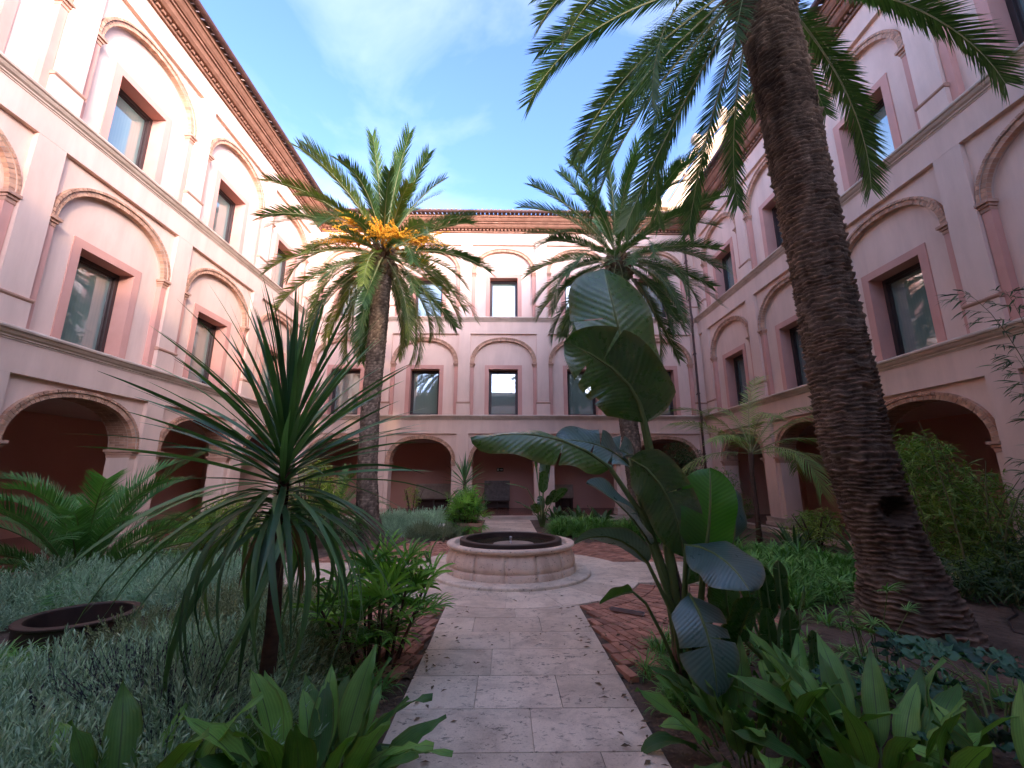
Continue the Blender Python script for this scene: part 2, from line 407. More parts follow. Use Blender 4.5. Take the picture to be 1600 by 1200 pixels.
def water_mat():
    m, n, p, o = newmat('fountain_water')
    p.inputs['Base Color'].default_value = (.045, .038, .022, 1); p.inputs['Roughness'].default_value = .03
    p.inputs['Specular IOR Level'].default_value = .5; p.inputs['IOR'].default_value = 1.33
    g = N(n, 'ShaderNodeNewGeometry')
    bump(n, p, noise_n(n, 9, 2, .5, g.outputs['Position']), .12, .02)
    return m
M['water'] = water_mat()
M['sign_green'] = surf('sign_green', (.01, .05, .025), (.012, .055, .03), 5, .4, 20, 0)
M['sign_white'] = surf('sign_white', (.75, .78, .75), (.8, .8, .8), 5, .4, 20, 0)

# foliage
M['frond'] = leafmat('date_palm_leaflet', (0.041, 0.096, 0.027), (0.110, 0.197, 0.060), .42, .22, var=.2)
M['frond_sun'] = leafmat('date_palm_leaflet_sunlit', (0.076, 0.123, 0.024), (0.207, 0.251, 0.057), .42, .25, var=.22)  # lit copy of the frond green: sun's yellow put into the colour
M['frond_fresh'] = leafmat('young_palm_leaflet', (0.067, 0.191, 0.059), (0.146, 0.337, 0.124), .45, .25, var=.2)
M['areca'] = leafmat('areca_leaflet', (0.148, 0.245, 0.072), (0.361, 0.492, 0.164), .45, .28, var=.2)
M['drac'] = leafmat('strap_leaf', (0.051, 0.143, 0.051), (0.133, 0.286, 0.111), .36, .15, var=.28, vein=((.06, .10, .05), -60, .6), spec=.5, isl=False, tip=1.30)
M['aspi'] = leafmat('broad_leaf', (0.070, 0.191, 0.047), (0.182, 0.367, 0.087), .46, .22, var=.34, vein=((.08, .14, .05), -70, .8), spec=.4, edge=(.16, .17, .04), isl=False, scale=4, tip=1.34)
M['strel'] = leafmat('banana_like_leaf', (0.032, 0.088, 0.019), (0.073, 0.152, 0.036), .27, .20, tcol=(1.3, 2.0, .5), var=.15, vein=((.16, .22, .07), 130, .9), spec=.95, isl=False, tip=1.36, edge=(.20, .16, .06))
M['strel_blue'] = leafmat('glaucous_paddle_leaf', (0.066, 0.126, 0.109), (0.114, 0.198, 0.172), .30, .12, tcol=(1.0, 1.5, .6), var=.12, vein=((.22, .28, .14), 130, .9), spec=.8, isl=False, tip=1.36, edge=(.20, .16, .06))
M['strel_fresh'] = leafmat('fresh_paddle_leaf', (0.036, 0.130, 0.016), (0.058, 0.182, 0.026), .36, .35, tcol=(1.4, 2.2, .4), var=.1, vein=((.2, .3, .08), 130, .8), spec=.5, isl=False)
M['rhapis'] = leafmat('fan_leaf', (0.077, 0.208, 0.040), (0.210, 0.446, 0.081), .40, .22, var=.25, isl=False)
M['lavender'] = leafmat('grey_green_sprig', (0.219, 0.346, 0.217), (0.595, 0.806, 0.563), .7, .12, tcol=(1, 1.1, .9), var=.1, mottle=.55, scale=1.1)
M['santolina'] = leafmat('fine_green_sprig', (0.140, 0.187, 0.094), (0.328, 0.385, 0.223), .75, .12, var=.1, mottle=.7)
M['lav_dark'] = leafmat('faded_flower_spike', (.045, .045, .058), (.10, .095, .12), .8, .1, tcol=(1, 1, 1), var=.1)
M['lirio'] = leafmat('ribbon_leaf', (0.079, 0.218, 0.052), (0.208, 0.434, 0.118), .42, .22, var=.1, mottle=.7)
M['bamboo'] = leafmat('bamboo_leaf', (0.107, 0.202, 0.043), (0.306, 0.438, 0.097), .5, .28, var=.15, mottle=.8)
M['bamboo_dark'] = leafmat('dark_small_leaf', (0.034, 0.077, 0.029), (0.082, 0.149, 0.053), .5, .2, var=.15, mottle=.7)
M['shrub'] = leafmat('yellow_green_leaf', (0.137, 0.234, 0.039), (0.351, 0.448, 0.078), .5, .28, var=.1, mottle=.8)
M['fatsia'] = leafmat('teal_leaf', (0.029, 0.095, 0.057), (0.071, 0.177, 0.105), .4, .15, var=.2, isl=False)
M['clivia'] = leafmat('dark_strap_leaf', (0.031, 0.088, 0.027), (0.088, 0.176, 0.058), .38, .2, var=.2, mottle=.6)
M['dry'] = leafmat('dry_leaf', (.16, .10, .055), (.30, .21, .12), .8, .2, tcol=(1.2, 1.1, .8), var=.25)

# ------------------------------------------------------------------ ground
FC = (0.10, 8.0)                       # fountain centre
PW = 0.86                              # half width of the stone paths
CR_ = 2.16                             # radius of the round stone plaza
YB = 18.3; XW = 8.75                   # courtyard wall planes

def ground():
    nx = 110; ny = 130; x0, x1, y0, y1 = -9.0, 9.0, -4.5, 18.6
    V = []; uv = []
    for j in range(ny+1):
        for i in range(nx+1):
            x = x0+(x1-x0)*i/nx; y = y0+(y1-y0)*j/ny
            z = .05*(noise.noise((x*.7, y*.7, 1.3))+.35*noise.noise((x*2.9, y*2.9, 4)))+.02
            d = math.hypot(x-FC[0], y-FC[1])
            if d < 4.3 or abs(x-FC[0]) < 1.35 or abs(y-8) < 1.2 or abs(x) > 7.7 or y > 16.2: z = -.03
            V.append((x, y, z)); uv.append((0, 0))
    F = np.array([(j*(nx+1)+i, j*(nx+1)+i+1, (j+1)*(nx+1)+i+1, (j+1)*(nx+1)+i) for j in range(ny) for i in range(nx)])
    o = ob('soil', arrays_mesh('soil', np.array(V), [F], M['soil'], smooth=True)); o['kind'] = 'structure'
    b = MB(); b.quad((-150, -150, -.12), (150, -150, -.12), (150, 150, -.12), (-150, 150, -.12))
    b.build('ground', M['soil'], kind='structure')
ground()

def slab_mesh(x0, x1, y0, y1, zt, th=.05, bev=.002):
    b = MB(); e = bev
    vs = [(x0,y0,zt-th),(x1,y0,zt-th),(x1,y1,zt-th),(x0,y1,zt-th),
          (x0,y0,zt-e),(x1,y0,zt-e),(x1,y1,zt-e),(x0,y1,zt-e),
          (x0+e,y0+e,zt),(x1-e,y0+e,zt),(x1-e,y1-e,zt),(x0+e,y1-e,zt)]
    fs = [(8,9,10,11)]+[(i, (i+1)%4, 4+(i+1)%4, 4+i) for i in range(4)]+[(4+i, 4+(i+1)%4, 8+(i+1)%4, 8+i) for i in range(4)]
    b.add(vs, fs); return b

def paths():
    bed = MB(); bed.quad((FC[0]-PW+.01, -3.3, .012), (FC[0]+PW-.01, -3.3, .012), (FC[0]+PW-.01, 6.2, .012), (FC[0]-PW+.01, 6.2, .012))
    p = bed.build('stone_path', M['joint'], kind='structure')
    rows = [-3.3, -2.7, -2.1, -1.5, -.9, -.3, .3, .85, 1.4, 1.95, 2.45, 2.98, 3.48, 4.0, 4.56, 5.03, 5.51, 6.0, 6.35]
    cuts = {11: [.18], 12: [-.22, .42], 13: [-.12], 14: [.05], 15: [-.35, .4], 16: [.12], 17: [-.2]}
    g = .0026
    for i in range(len(rows)-1):
        c = cuts.get(i, [rng.uniform(-.4, .6)])
        xs = [FC[0]-PW]+c+[FC[0]+PW]
        for a, b_ in zip(xs, xs[1:]):
            slab_mesh(a+g+rng.uniform(-.006, .006)*(a == xs[0]), b_-g, rows[i]+g, rows[i+1]-g, .026+rng.uniform(-.0015, .0015), bev=.0018).build('stone_slab', M['travertine'], p)
    # path beyond the fountain
    bed = MB(); bed.quad((FC[0]-PW+.01, 9.8, .012), (FC[0]+PW-.01, 9.8, .012), (FC[0]+PW-.01, 17.2, .012), (FC[0]-PW+.01, 17.2, .012))
    q = bed.build('far_path', M['joint'], kind='structure')
    y = 9.7; k = 0
    while y < 17.2:
        y2 = min(17.25, y+rng.uniform(.5, .7)); c = [rng.uniform(-.35, .5)]
        xs = [FC[0]-PW]+c+[FC[0]+PW]
        for a, b_ in zip(xs, xs[1:]):
            slab_mesh(a+g, b_-g, y+g, y2-g, .026+rng.uniform(-.003, .003)).build('stone_slab', M['travertine'], q)
        y = y2
    # cross path
    for sgn in (-1, 1):
        xa, xb = sorted((FC[0]+sgn*1.9, sgn*7.95))
        bed = MB(); bed.quad((xa, 8-PW+.03, .012), (xb, 8-PW+.03, .012), (xb, 8+PW-.03, .012), (xa, 8+PW-.03, .012))
        q = bed.build('cross_path', M['joint'], kind='structure')
        x = xa
        while x < xb-.05:
            x2 = min(xb, x+rng.uniform(.5, .75)); c = 8+rng.uniform(-.4, .4)
            for a, b_ in ((8-PW+.02, c), (c, 8+PW-.02)):
                slab_mesh(x+g, x2-g, a+g, b_-g, .026+rng.uniform(-.003, .003)).build('stone_slab', M['travertine'], q)
            x = x2
    # round plaza: wedge slabs
    b = MB(); b.lathe([(1.2, .014), (CR_-.01, .014)], 64, c=FC)
    pl = b.build('round_plaza', M['joint'], kind='structure')
    ns = 18
    for k in range(ns):
        a0 = 2*PI*(k+.37)/ns; a1 = 2*PI*(k+1.37)/ns; m_ = 8
        for (r0, r1) in ((1.25, CR_),):
            b = MB(); ga = .0012
            zt = .031+rng.uniform(-.002, .002); e = .005
            ring = []
            for (r, z) in ((r0, zt-.03), (r0, zt), (r1-e, zt), (r1, zt-e), (r1, -.02)):
                ring.append([(FC[0]+r*math.cos(a0+ga+(a1-a0-2*ga)*i/m_), FC[1]+r*math.sin(a0+ga+(a1-a0-2*ga)*i/m_), z) for i in range(m_+1)])
            vs = [p_ for rr in ring for p_ in rr]; w = m_+1
            fs = [(r*w+i, (r+1)*w+i, (r+1)*w+i+1, r*w+i+1) for r in range(4) for i in range(m_)]
            fs += [tuple(r*w for r in range(5))[::-1], tuple(r*w+m_ for r in range(5))]
            b.add(vs, fs); b.build('stone_slab', M['travertine'], pl)
paths()

def brick_mesh(seed):
    r = random.Random(seed); b = MB()
    lx, ly, h, e = .088, .232, .05, .004
    j = lambda: r.uniform(-.003, .003)
    vs = []
    for z, k in ((-h, 0), (-e, 0), (0, e)):
        for sx, sy in ((-1, -1), (1, -1), (1, 1), (-1, 1)):
            vs.append((sx*(lx/2-k)+j(), sy*(ly/2-k)+j(), z+j()*.6))
    fs = [(8,9,10,11)]+[(i, (i+1)%4, 4+(i+1)%4, 4+i) for i in range(4)]+[(4+i, 4+(i+1)%4, 8+(i+1)%4, 8+i) for i in range(4)]
    b.add(vs, fs); return b

def brick_paving():
    protos = [brick_mesh(s) for s in range(6)]
    meshes = [p.mesh('brick', M['paver']) for p in protos]
    for qx, qy in ((-1, -1), (1, -1), (-1, 1), (1, 1)):
        base = MB(); ro = 4.05; r_ = CR_-.03
        aa = math.atan2(.84, r_); a0, a1 = aa*.95, PI/2-aa*.95
        n = 16
        vs = []
        for rr in (r_, ro):
            for i in range(n+1):
                t = i/n
                lo = math.asin(min(1, .85/rr)); hi = PI/2-math.asin(min(1, .87/rr)); a = lo+(hi-lo)*t
                vs.append((FC[0]+qx*rr*math.cos(a), FC[1]+qy*rr*math.sin(a), -.012))
        fs = [(i, i+1, n+2+i, n+1+i) if qx*qy < 0 else (i, n+1+i, n+2+i, i+1) for i in range(n)]
        base.add(vs, fs)
        o = base.build('brick_paving', M['soil'], kind='structure')
        mats = []
        r = CR_+.02+.115; row = 0
        while r < ro:
            pitch = .101/r; off = rng.random()*pitch
            n_ = int(PI/2/pitch)
            for k in range(n_+1):
                a = off+k*pitch
                x, y = r*math.cos(a), r*math.sin(a)
                if x < PW+.06 or y < PW+.06: continue
                if r > ro-.45 and rng.random() < .25: continue
                X, Y = FC[0]+qx*x, FC[1]+qy*y
                mats.append(Matrix.Translation((X, Y, .018+rng.uniform(-.003, .004))) @ Matrix.Rotation(math.atan2(qy*y, qx*x)-PI/2+rng.uniform(-.02, .02), 4, 'Z')
                            @ Matrix.Rotation(rng.uniform(-.012, .012), 4, 'X') @ Matrix.Rotation(rng.uniform(-.025, .025), 4, 'Y'))
            r += .246; row += 1
        if qy < 0:
            mats = sorted(mats, key=lambda m_: m_.translation.length)
            for m_ in mats[:300]:
                ob('brick', rng.choice(meshes), o, mat=m_)
            mats = mats[300:]
        if mats:
            stuff('brick_courses', [(protos[i], mats[i::6]) for i in range(6)], M['paver'], o, smooth=False)
brick_paving()

# ------------------------------------------------------------------ the cloister wings
ZL = {'G': dict(zb=.12, spring=2.28, apex=3.40, lint=3.46, ctop=4.27),
      'F': dict(zb=4.27, spring=6.60, apex=7.80, lint=7.96, ctop=8.75, wt=6.36),
      'S': dict(zb=8.75, spring=10.97, apex=12.22, lint=12.38, ctop=12.98, wt=10.78)}
BAY = 3.5; HP = .26                                        # bay width, half pilaster
AO, RT = 1.475, .155                                       # outer half width of arch, ring thickness

def arch_pts(a, b, s, n=28, p=2.2):
    pts = []
    for i in range(n+1):
        t = PI*i/n; c, d = math.cos(t), math.sin(t)
        pts.append((-a*math.copysign(abs(c)**(2/p), c), s+b*abs(d)**(2/p)))
    return pts

def spandrel(lv, y, y2=None):
    z = ZL[lv]; b = MB(); n = 28; w = BAY/2-HP+.002
    P = arch_pts(AO-.02, z['apex']-z['spring']-.02, z['spring'], n)
    for yy, fl in ((y, 0),)+(((y2, 1),) if y2 else ()):
        vs = [(x, yy, zz) for x, zz in P]+[(x, yy, z['lint']+.02) for x, _ in P]
        fs = [(i, i+1, n+2+i, n+1+i) for i in range(n)]
        vs += [(-w, yy, z['spring']), (-w, yy, z['lint']+.02), (w, yy, z['spring']), (w, yy, z['lint']+.02)]
        k = 2*n+2
        fs += [(k, 0, n+1, k+1), (n, k+2, k+3, 2*n+1)]
        if lv != 'G':
            vs += [(-w, yy, z['zb']-.05), (-AO+.02, yy, z['zb']-.05), (AO-.02, yy, z['zb']-.05), (w, yy, z['zb']-.05)]
            fs += [(k+4, k+5, 0, k), (k+6, k+7, k+2, n)]
        if fl: fs = [f[::-1] for f in fs]
        b.add(vs, fs)
    return b

def tympanum(lv, y):
    z = ZL[lv]; b = MB(); w = AO; h = .65; zt = z['apex']; z0 = z['zb']-.05
    xs = [-w, -h-.17, h+.17, w]; zs = [z0, z['wt']+.17, zt]
    for i in range(3):
        for j in range(2):
            if i == 1 and j == 0: continue
            b.quad((xs[i], y, zs[j]), (xs[i+1], y, zs[j]), (xs[i+1], y, zs[j+1]), (xs[i], y, zs[j+1]))
    return b

def surround(lv, y, yr):
    z = ZL[lv]; b = MB(); h = .65; o = h+.18; z0 = z['zb']-.02; zt = z['wt']; zo = zt+.18
    b.quad((-o, y, z0), (-h, y, z0), (-h, y, zt), (-o, y, zo)); b.quad((h, y, z0), (o, y, z0), (o, y, zo), (h, y, zt))
    b.quad((-h, y, zt), (h, y, zt), (o, y, zo), (-o, y, zo))
    b.quad((-h, y, z0), (-h, yr, z0), (-h, yr, zt), (-h, y, zt)); b.quad((h, yr, z0), (h, y, z0), (h, y, zt), (h, yr, zt))
    b.quad((-h, y, zt), (-h, yr, zt), (h, yr, zt), (h, y, zt)); b.quad((-h, yr, z0+.03), (-h, y, z0+.03), (h, y, z0+.03), (h, yr, z0+.03))
    ys = y+.06
    b.quad((-o, ys, z0), (-o, y, z0), (-o, y, zo), (-o, ys, zo)); b.quad((o, y, z0), (o, ys, z0), (o, ys, zo), (o, y, zo)); b.quad((-o, y, zo), (o, y, zo), (o, ys, zo), (-o, ys, zo))
    return b

def wframe(lv, y):
    z = ZL[lv]; b = MB(); h = .648; z0 = z['zb']+.012; zt = z['wt']-.002; f = .085; d = .16
    b.box((-h, y, z0), (-h+f, y+d, zt)); b.box((h-f, y, z0), (h, y+d, zt))
    b.box((-h+f, y+.003, z0), (h-f, y+d, z0+f)); b.box((-h+f, y+.003, zt-f), (h-f, y+d, zt))
    e = .03; x0, x1, q0, q1 = -h+f, h-f, z0+f, zt-f
    b.box((x0, y+.05, q0), (x0+e, y+d, q1)); b.box((x1-e, y+.05, q0), (x1, y+d, q1)); b.box((x0+e, y+.052, q0), (x1-e, y+d, q0+e)); b.box((x0+e, y+.052, q1-e), (x1-e, y+d, q1))
    return b

def wpane(lv, y):
    z = ZL[lv]; b = MB(); h = .648-.085-.03+.004; z0 = z['zb']+.012+.115-.004; zt = z['wt']-.002-.115+.004
    b.box((-h, y+.10, z0), (h, y+.118, zt)); return b

def ring(lv, ground):
    """brick arch: two courses of separate voussoirs over a mortar core, with a brick soffit for the open arches"""
    z = ZL[lv]; rr = random.Random(5 if ground else 9); b = MB(); rise = z['apex']-z['spring']; n = 46
    def at(off, t):
        a = AO-off; bb = rise-off; p = 2.2; c, d = math.cos(t), math.sin(t)
        return (-a*math.copysign(abs(c)**(2/p), c), z['spring']+bb*abs(d)**(2/p))
    # equal-length parameter table
    T = [PI*i/600 for i in range(601)]; P = [at(RT/2, t) for t in T]; S = [0]
    for p0, p1 in zip(P, P[1:]): S.append(S[-1]+math.hypot(p1[0]-p0[0], p1[1]-p0[1]))
    tt = lambda s: T[min(range(0, 601, 1), key=lambda i: abs(S[i]-s))] if False else float(np.interp(s, S, T))
    Lt = S[-1]; yb = .30 if not ground else .62
    def wedge(o0, o1, s0, s1, y0, y1):
        j = rr.uniform(-.004, .004)
        A, B_, C_, D = at(o0, tt(s0)), at(o0, tt(s1)), at(o1, tt(s1)), at(o1, tt(s0))
        y0 += j
        b.add([(A[0], y0, A[1]), (B_[0], y0, B_[1]), (C_[0], y0, C_[1]), (D[0], y0, D[1]), (A[0], y1, A[1]), (B_[0], y1, B_[1]), (C_[0], y1, C_[1]), (D[0], y1, D[1])],
              [(0,3,2,1), (0,1,5,4), (1,2,6,5), (2,3,7,6), (3,0,4,7)], 0)
    g = .0055
    for k in range(n):
        wedge(.0, .052, Lt*k/n+g, Lt*(k+1)/n-g, .018, .13)
        if k % 2 or True: wedge(.058, RT, Lt*(k+.5*(k < n-1))/n+g if False else Lt*k/n+g, Lt*(k+1)/n-g, .052, .15)
    # mortar core
    m_ = 40
    vs = []
    for i in range(m_+1):
        s = Lt*i/m_
        for o_, y in ((.004, .12), (.004, .032), (.054, .032), (.054, .060), (RT-.006, .060), (RT-.006, yb)):
            x, zz = at(o_, tt(s)); vs.append((x, y, zz))
    fs = [(i*6+k, i*6+k+1, (i+1)*6+k+1, (i+1)*6+k) for i in range(m_) for k in range(5)]
    b.add(vs, fs, 1)
    if ground:
        nn = 58; d0 = .16
        for k in range(nn):
            cuts = [d0, .34, .58] if k % 2 else [d0, .24, .46, .60]
            for y0, y1 in zip(cuts, cuts[1:]):
                s0, s1 = Lt*k/nn+.004, Lt*(k+1)/nn-.004; off = RT+rr.uniform(-.003, .003)
                A, B_ = at(off, tt(s0)), at(off, tt(s1)); A2, B2 = at(RT-.03, tt(s0)), at(RT-.03, tt(s1))
                y0_, y1_ = y0+.004, y1-.004
                b.add([(A[0], y0_, A[1]), (B_[0], y0_, B_[1]), (B_[0], y1_, B_[1]), (A[0], y1_, A[1]), (A2[0], y0_, A2[1]), (B2[0], y0_, B2[1]), (B2[0], y1_, B2[1]), (A2[0], y1_, A2[1])],
                      [(0,1,2,3), (0,4,5,1), (1,5,6,2), (2,6,7,3), (3,7,4,0)], 2)
    return b

def capital(spring, depth, sgn):
    b = MB(); xi, xo = AO-RT, AO
    for k, (z0, z1, e) in enumerate(((.115, .19, .0), (.06, .113, .018), (0, .058, .045))):
        x0, x1 = xi-e, xo+.02+.002*k
        b.box((min(sgn*x0, sgn*x1), .052-e*1.6-.002, spring-z1), (max(sgn*x0, sgn*x1), depth+(e if depth > .5 else 0), spring-z0))
    return b

def strip(lv, sgn):
    z = ZL[lv]; b = MB(); x0, x1 = sorted((sgn*(AO-RT+.005), sgn*AO))
    b.box((x0, .065, z['zb']-.02), (x1, .26, z['spring']-.19)); return b

PIL = {}
def pil_mesh(lv):
    z = ZL[lv]; b = MB()
    if lv == 'G':
        b.box((-HP, .0, .36), (HP, .14, z['lint']+.004))
    else:
        b.box((-HP, .0, z['zb']+.5), (HP, .14, z['lint']+.004)); b.box((-HP-.03, -.03, z['zb']-.02), (HP+.03, .14, z['zb']+.495))
    return b
def rail_mesh(lv):
    z = ZL[lv]; b = MB(); t = z['zb']+.5; h = HP+.03
    b.sweep([(.12, t-.002), (-.035, t-.002), (-.06, t+.02), (-.065, t+.05), (-.03, t+.075), (-.002, t+.085), (.12, t+.085)], -h-.02, h+.02); return b
def pier_mesh():
    b = MB(); h = BAY/2-(AO-RT)-.003; b.box((-h, .07, .12), (h, .60, ZL['G']['spring']-.17)); b.box((-.275, .101, ZL['G']['spring']-.17), (.275, .62, ZL['G']['lint'])); return b
def plinth_mesh():
    b = MB(); h = BAY/2-(AO-RT)+.04
    b.box((-h-.03, -.075, -.05), (h+.03, .66, .22)); b.box((-h, -.045, .22), (h, .64, .34)); b.box((-h-.015, -.06, .34), (h+.015, .65, .385)); return b

CORN = lambda top: [(.25, top), (-.13, top-.015), (-.155, top-.03), (-.165, top-.055), (-.155, top-.085), (-.12, top-.10), (-.115, top-.115), (-.09, top-.15), (-.05, top-.175), (-.045, top-.20), (-.02, top-.215), (-.018, top-.235), (.25, top-.235)]

ms = {}
def mesh_once(key, fn, mats, smooth=False):
    if key not in ms: ms[key] = fn().mesh(key[0], mats, smooth)
    return ms[key]

def eaves(wing, x0, x1, dx):
    b = MB()
    for z0, z1, y in ((12.98, 13.05, -.07), (13.30, 13.36, -.36), (13.50, 13.57, -.56)):
        n = int((x1-x0)/.26)
        for i in range(n):
            a = x0+(x1-x0)*i/n; c = x0+(x1-x0)*(i+1)/n
            j = rng.uniform(-.004, .004)
            b.box((a+.004, y+j, z0), (c-.004, .2, z1))
    n = int((x1-x0)/.17)                                  # dentils
    for i in range(n):
        a = x0+(x1-x0)*(i+.15)/n; b.box((a, -.125, 13.06), (a+.10, .2, 13.135))
    b.sweep([(.2, 13.14), (-.19, 13.145), (-.26, 13.20), (-.31, 13.295), (.2, 13.295)], x0, x1)
    b.sweep([(.2, 13.365), (-.40, 13.37), (-.46, 13.42), (-.52, 13.495), (.2, 13.495)], x0, x1)
    o = b.build('eaves_cornice', M['eave'], wing, kind='stuff')
    g = MB(); prof = []
    for i in range(9):
        w = PI+PI*i/8; prof.append((-.70+.085*math.cos(w), 13.70+.085*math.sin(w)))
    prof += [(-.62, 13.69), (-.78, 13.69)]
    g.sweep([(-.785, 13.70)]+prof[1:8]+[(-.615, 13.70), (-.615, 13.715), (-.785, 13.715)], x0+dx[0], x1-dx[1])
    g.build('gutter', M['gutter'], wing)
    sl = math.tan(R(17))
    r = MB(); r.add([(x0, -.60, 13.58), (x1, -.60, 13.58), (x1, 5, 13.58+5.6*sl), (x0, 5, 13.58+5.6*sl), (x0, 10.6, 13.58), (x1, 10.6, 13.58)], [(0,1,2,3), (3,2,5,4)])
    r.quad((x0, -.60, 13.572), (x0, .3, 13.572), (x1, .3, 13.572), (x1, -.60, 13.572))
    rf = r.build('roof', M['tile'], wing)
    t = MB(); m_ = []
    k = 7; rad = .085; Lr = 2.6
    vs = []
    for (yy, zz, sc) in ((0, 0, 1.0), (Lr, Lr*sl, .85)):
        for i in range(k+1):
            w = PI*i/k; vs.append((rad*sc*math.cos(w), yy, zz+rad*sc*math.sin(w)))
        for i in range(k+1):
            w = PI*i/k; vs.append(((rad*sc-.018)*math.cos(w), yy, zz+(rad*sc-.018)*math.sin(w)))
    q = k+1
    fs = [(i, i+1, 2*q+i+1, 2*q+i) for i in range(k)]+[(i+q, i, i+1, i+1+q)[::-1] for i in range(k)]
    t.add(vs, fs)
    t.add([(rad*.97*math.cos(PI*i/k), .05, rad*.97*math.sin(PI*i/k)+.05*sl) for i in range(q)], [tuple(range(q))])
    t.add([(-.11, .03, -.08), (.11, .03, -.08), (.11, .03, .035), (-.11, .03, .035)], [(0,1,2,3)])
    n = int((x1-x0)/.20)
    for i in range(n):
        x = x0+(x1-x0)*(i+.5)/n
        m_.append(Matrix.Translation((x+rng.uniform(-.012, .012), -.72+rng.uniform(-.02, .02), 13.70+rng.uniform(-.008, .008))))
    stuff('roof_tiles', [(t, m_)], M['tile'], rf, smooth=False)

def make_wing(label, loc, rz, nb, x_start, ends, gut, low=False):
    """local x runs along the wing, y into the building; bays start at x_start"""
    wg = thing('cloister_wing', label, 'building', loc, rz, 'wings round the courtyard')
    xa, xb = ends                                         # whole extent along x
    Pm, Pd = M['plaster'], M['plaster_deep']
    for i in range(nb):
        cx = x_start+BAY*(i+.5); at = (cx, 0, 0)
        ob('wall', mesh_once(('wall', 'G'), lambda: spandrel('G', .10, .62), Pm), wg, at)
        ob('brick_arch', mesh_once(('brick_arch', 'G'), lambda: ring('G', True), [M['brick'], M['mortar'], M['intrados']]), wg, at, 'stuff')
        for sg in (-1, 1):
            ob('capital', mesh_once(('capital', 'G', sg), lambda: capital(ZL['G']['spring'], .62, sg), M['capital']), wg, at)
        for lv in (('F',) if low else ('F', 'S')):
            w = ob('wall', mesh_once(('wall', lv), lambda: spandrel(lv, .10), Pm), wg, at)
            ob('recessed_panel', mesh_once(('recessed_panel', lv), lambda: tympanum(lv, .20), Pm), wg, at)
            ob('brick_arch', mesh_once(('brick_arch', lv), lambda: ring(lv, False), [M['brick'], M['mortar']]), wg, at, 'stuff')
            for sg in (-1, 1):
                ob('capital', mesh_once(('capital', lv, sg), lambda: capital(ZL[lv]['spring'], .24, sg), M['capital']), wg, at)
                ob('jamb_strip', mesh_once(('jamb_strip', lv, sg), lambda: strip(lv, sg), Pd), wg, at)
            ob('window_surround', mesh_once(('window_surround', lv), lambda: surround(lv, .175, .60), Pd), wg, at)
            f = ob('window_frame', mesh_once(('window_frame', lv), lambda: wframe(lv, .52), M['frame']), wg, at)
            ob('pane', mesh_once(('pane', lv), lambda: wpane(lv, .52), M['glass']), f)
    for i in range(nb+1):
        at = (x_start+BAY*i, 0, 0)
        edge = (at[0] < xa+.3) or (at[0] > xb-.3)
        ob('pier', mesh_once(('pier',), pier_mesh, Pm), wg, at)
        if edge: continue
        ob('stone_plinth', mesh_once(('stone_plinth',), plinth_mesh, M['stone']), wg, at)
        for lv in (('G', 'F') if low else ('G', 'F', 'S')):
            p = ob('pilaster', mesh_once(('pilaster', lv), lambda: pil_mesh(lv), Pm), wg, at)
            if lv != 'G': ob('rail_moulding', mesh_once(('rail_moulding', lv), lambda: rail_mesh(lv), M['capital']), p)
    for a, b_ in ((xa, x_start-HP), (x_start+BAY*nb+HP, xb)):
        if b_-a > .02:
            q = MB(); q.box((a, .09, -.05), (b_, .62, 8.56 if low else 12.98)); q.build('corner_wall', Pm, wg)
    for lv, top in ((('G', 4.27), ('F', 8.755)) if low else (('G', 4.27), ('F', 8.75), ('S', 13.0))):
        z = ZL[lv]; b = MB(); zt = top-.2 if lv != 'S' else 12.985
        b.box((xa, -.003, z['lint']), (xb, .62 if lv == 'G' else .3, zt)); b.build('fascia', Pm, wg)
        if lv != 'S' and not (low and lv == 'F'):
            c = MB()
            # cornice in stone lengths with fine joints
            x = xa
            while x < xb-.01:
                x2 = min(xb, x+rng.uniform(1.0, 1.5))
                if xb-x2 < .4: x2 = xb
                dz = rng.uniform(-.004, .004)
                c.sweep([(y, zz+dz) for y, zz in CORN(top)], x+.002, x2-.002); x = x2
            c.build('cornice', M['stone'], wg)
    # arcade behind the arches
    b = MB(); b.box((xa, -.62, -.06), (xb, -.32, .115)); b.build('arcade_step', M['stone'], wg)
    b = MB(); b.box((xa, -.32, -.06), (xb, 3.9, .12)); b.build('arcade_floor', M['floor'], wg)
    b = MB(); b.box((xa, .62, 3.34), (xb, 3.9, 3.5)); b.build('arcade_ceiling', M['ceiling'], wg)
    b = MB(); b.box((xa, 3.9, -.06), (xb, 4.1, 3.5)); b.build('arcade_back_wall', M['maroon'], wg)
    b = MB(); b.box((xa, .72, 3.52), (xb, 4.2, 8.55 if low else 12.98)); b.build('upper_storeys', M['frame'], wg)
    if xb > 20:
        pass
    else:
        for q in (xa, xb-.15):
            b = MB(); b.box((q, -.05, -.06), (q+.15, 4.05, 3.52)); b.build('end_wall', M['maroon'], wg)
    n0 = set(wg.children)
    eaves(wg, xa, xb, gut)
    if low:
        for c in wg.children:
            if c not in n0: c.location.z = -4.43
    return wg

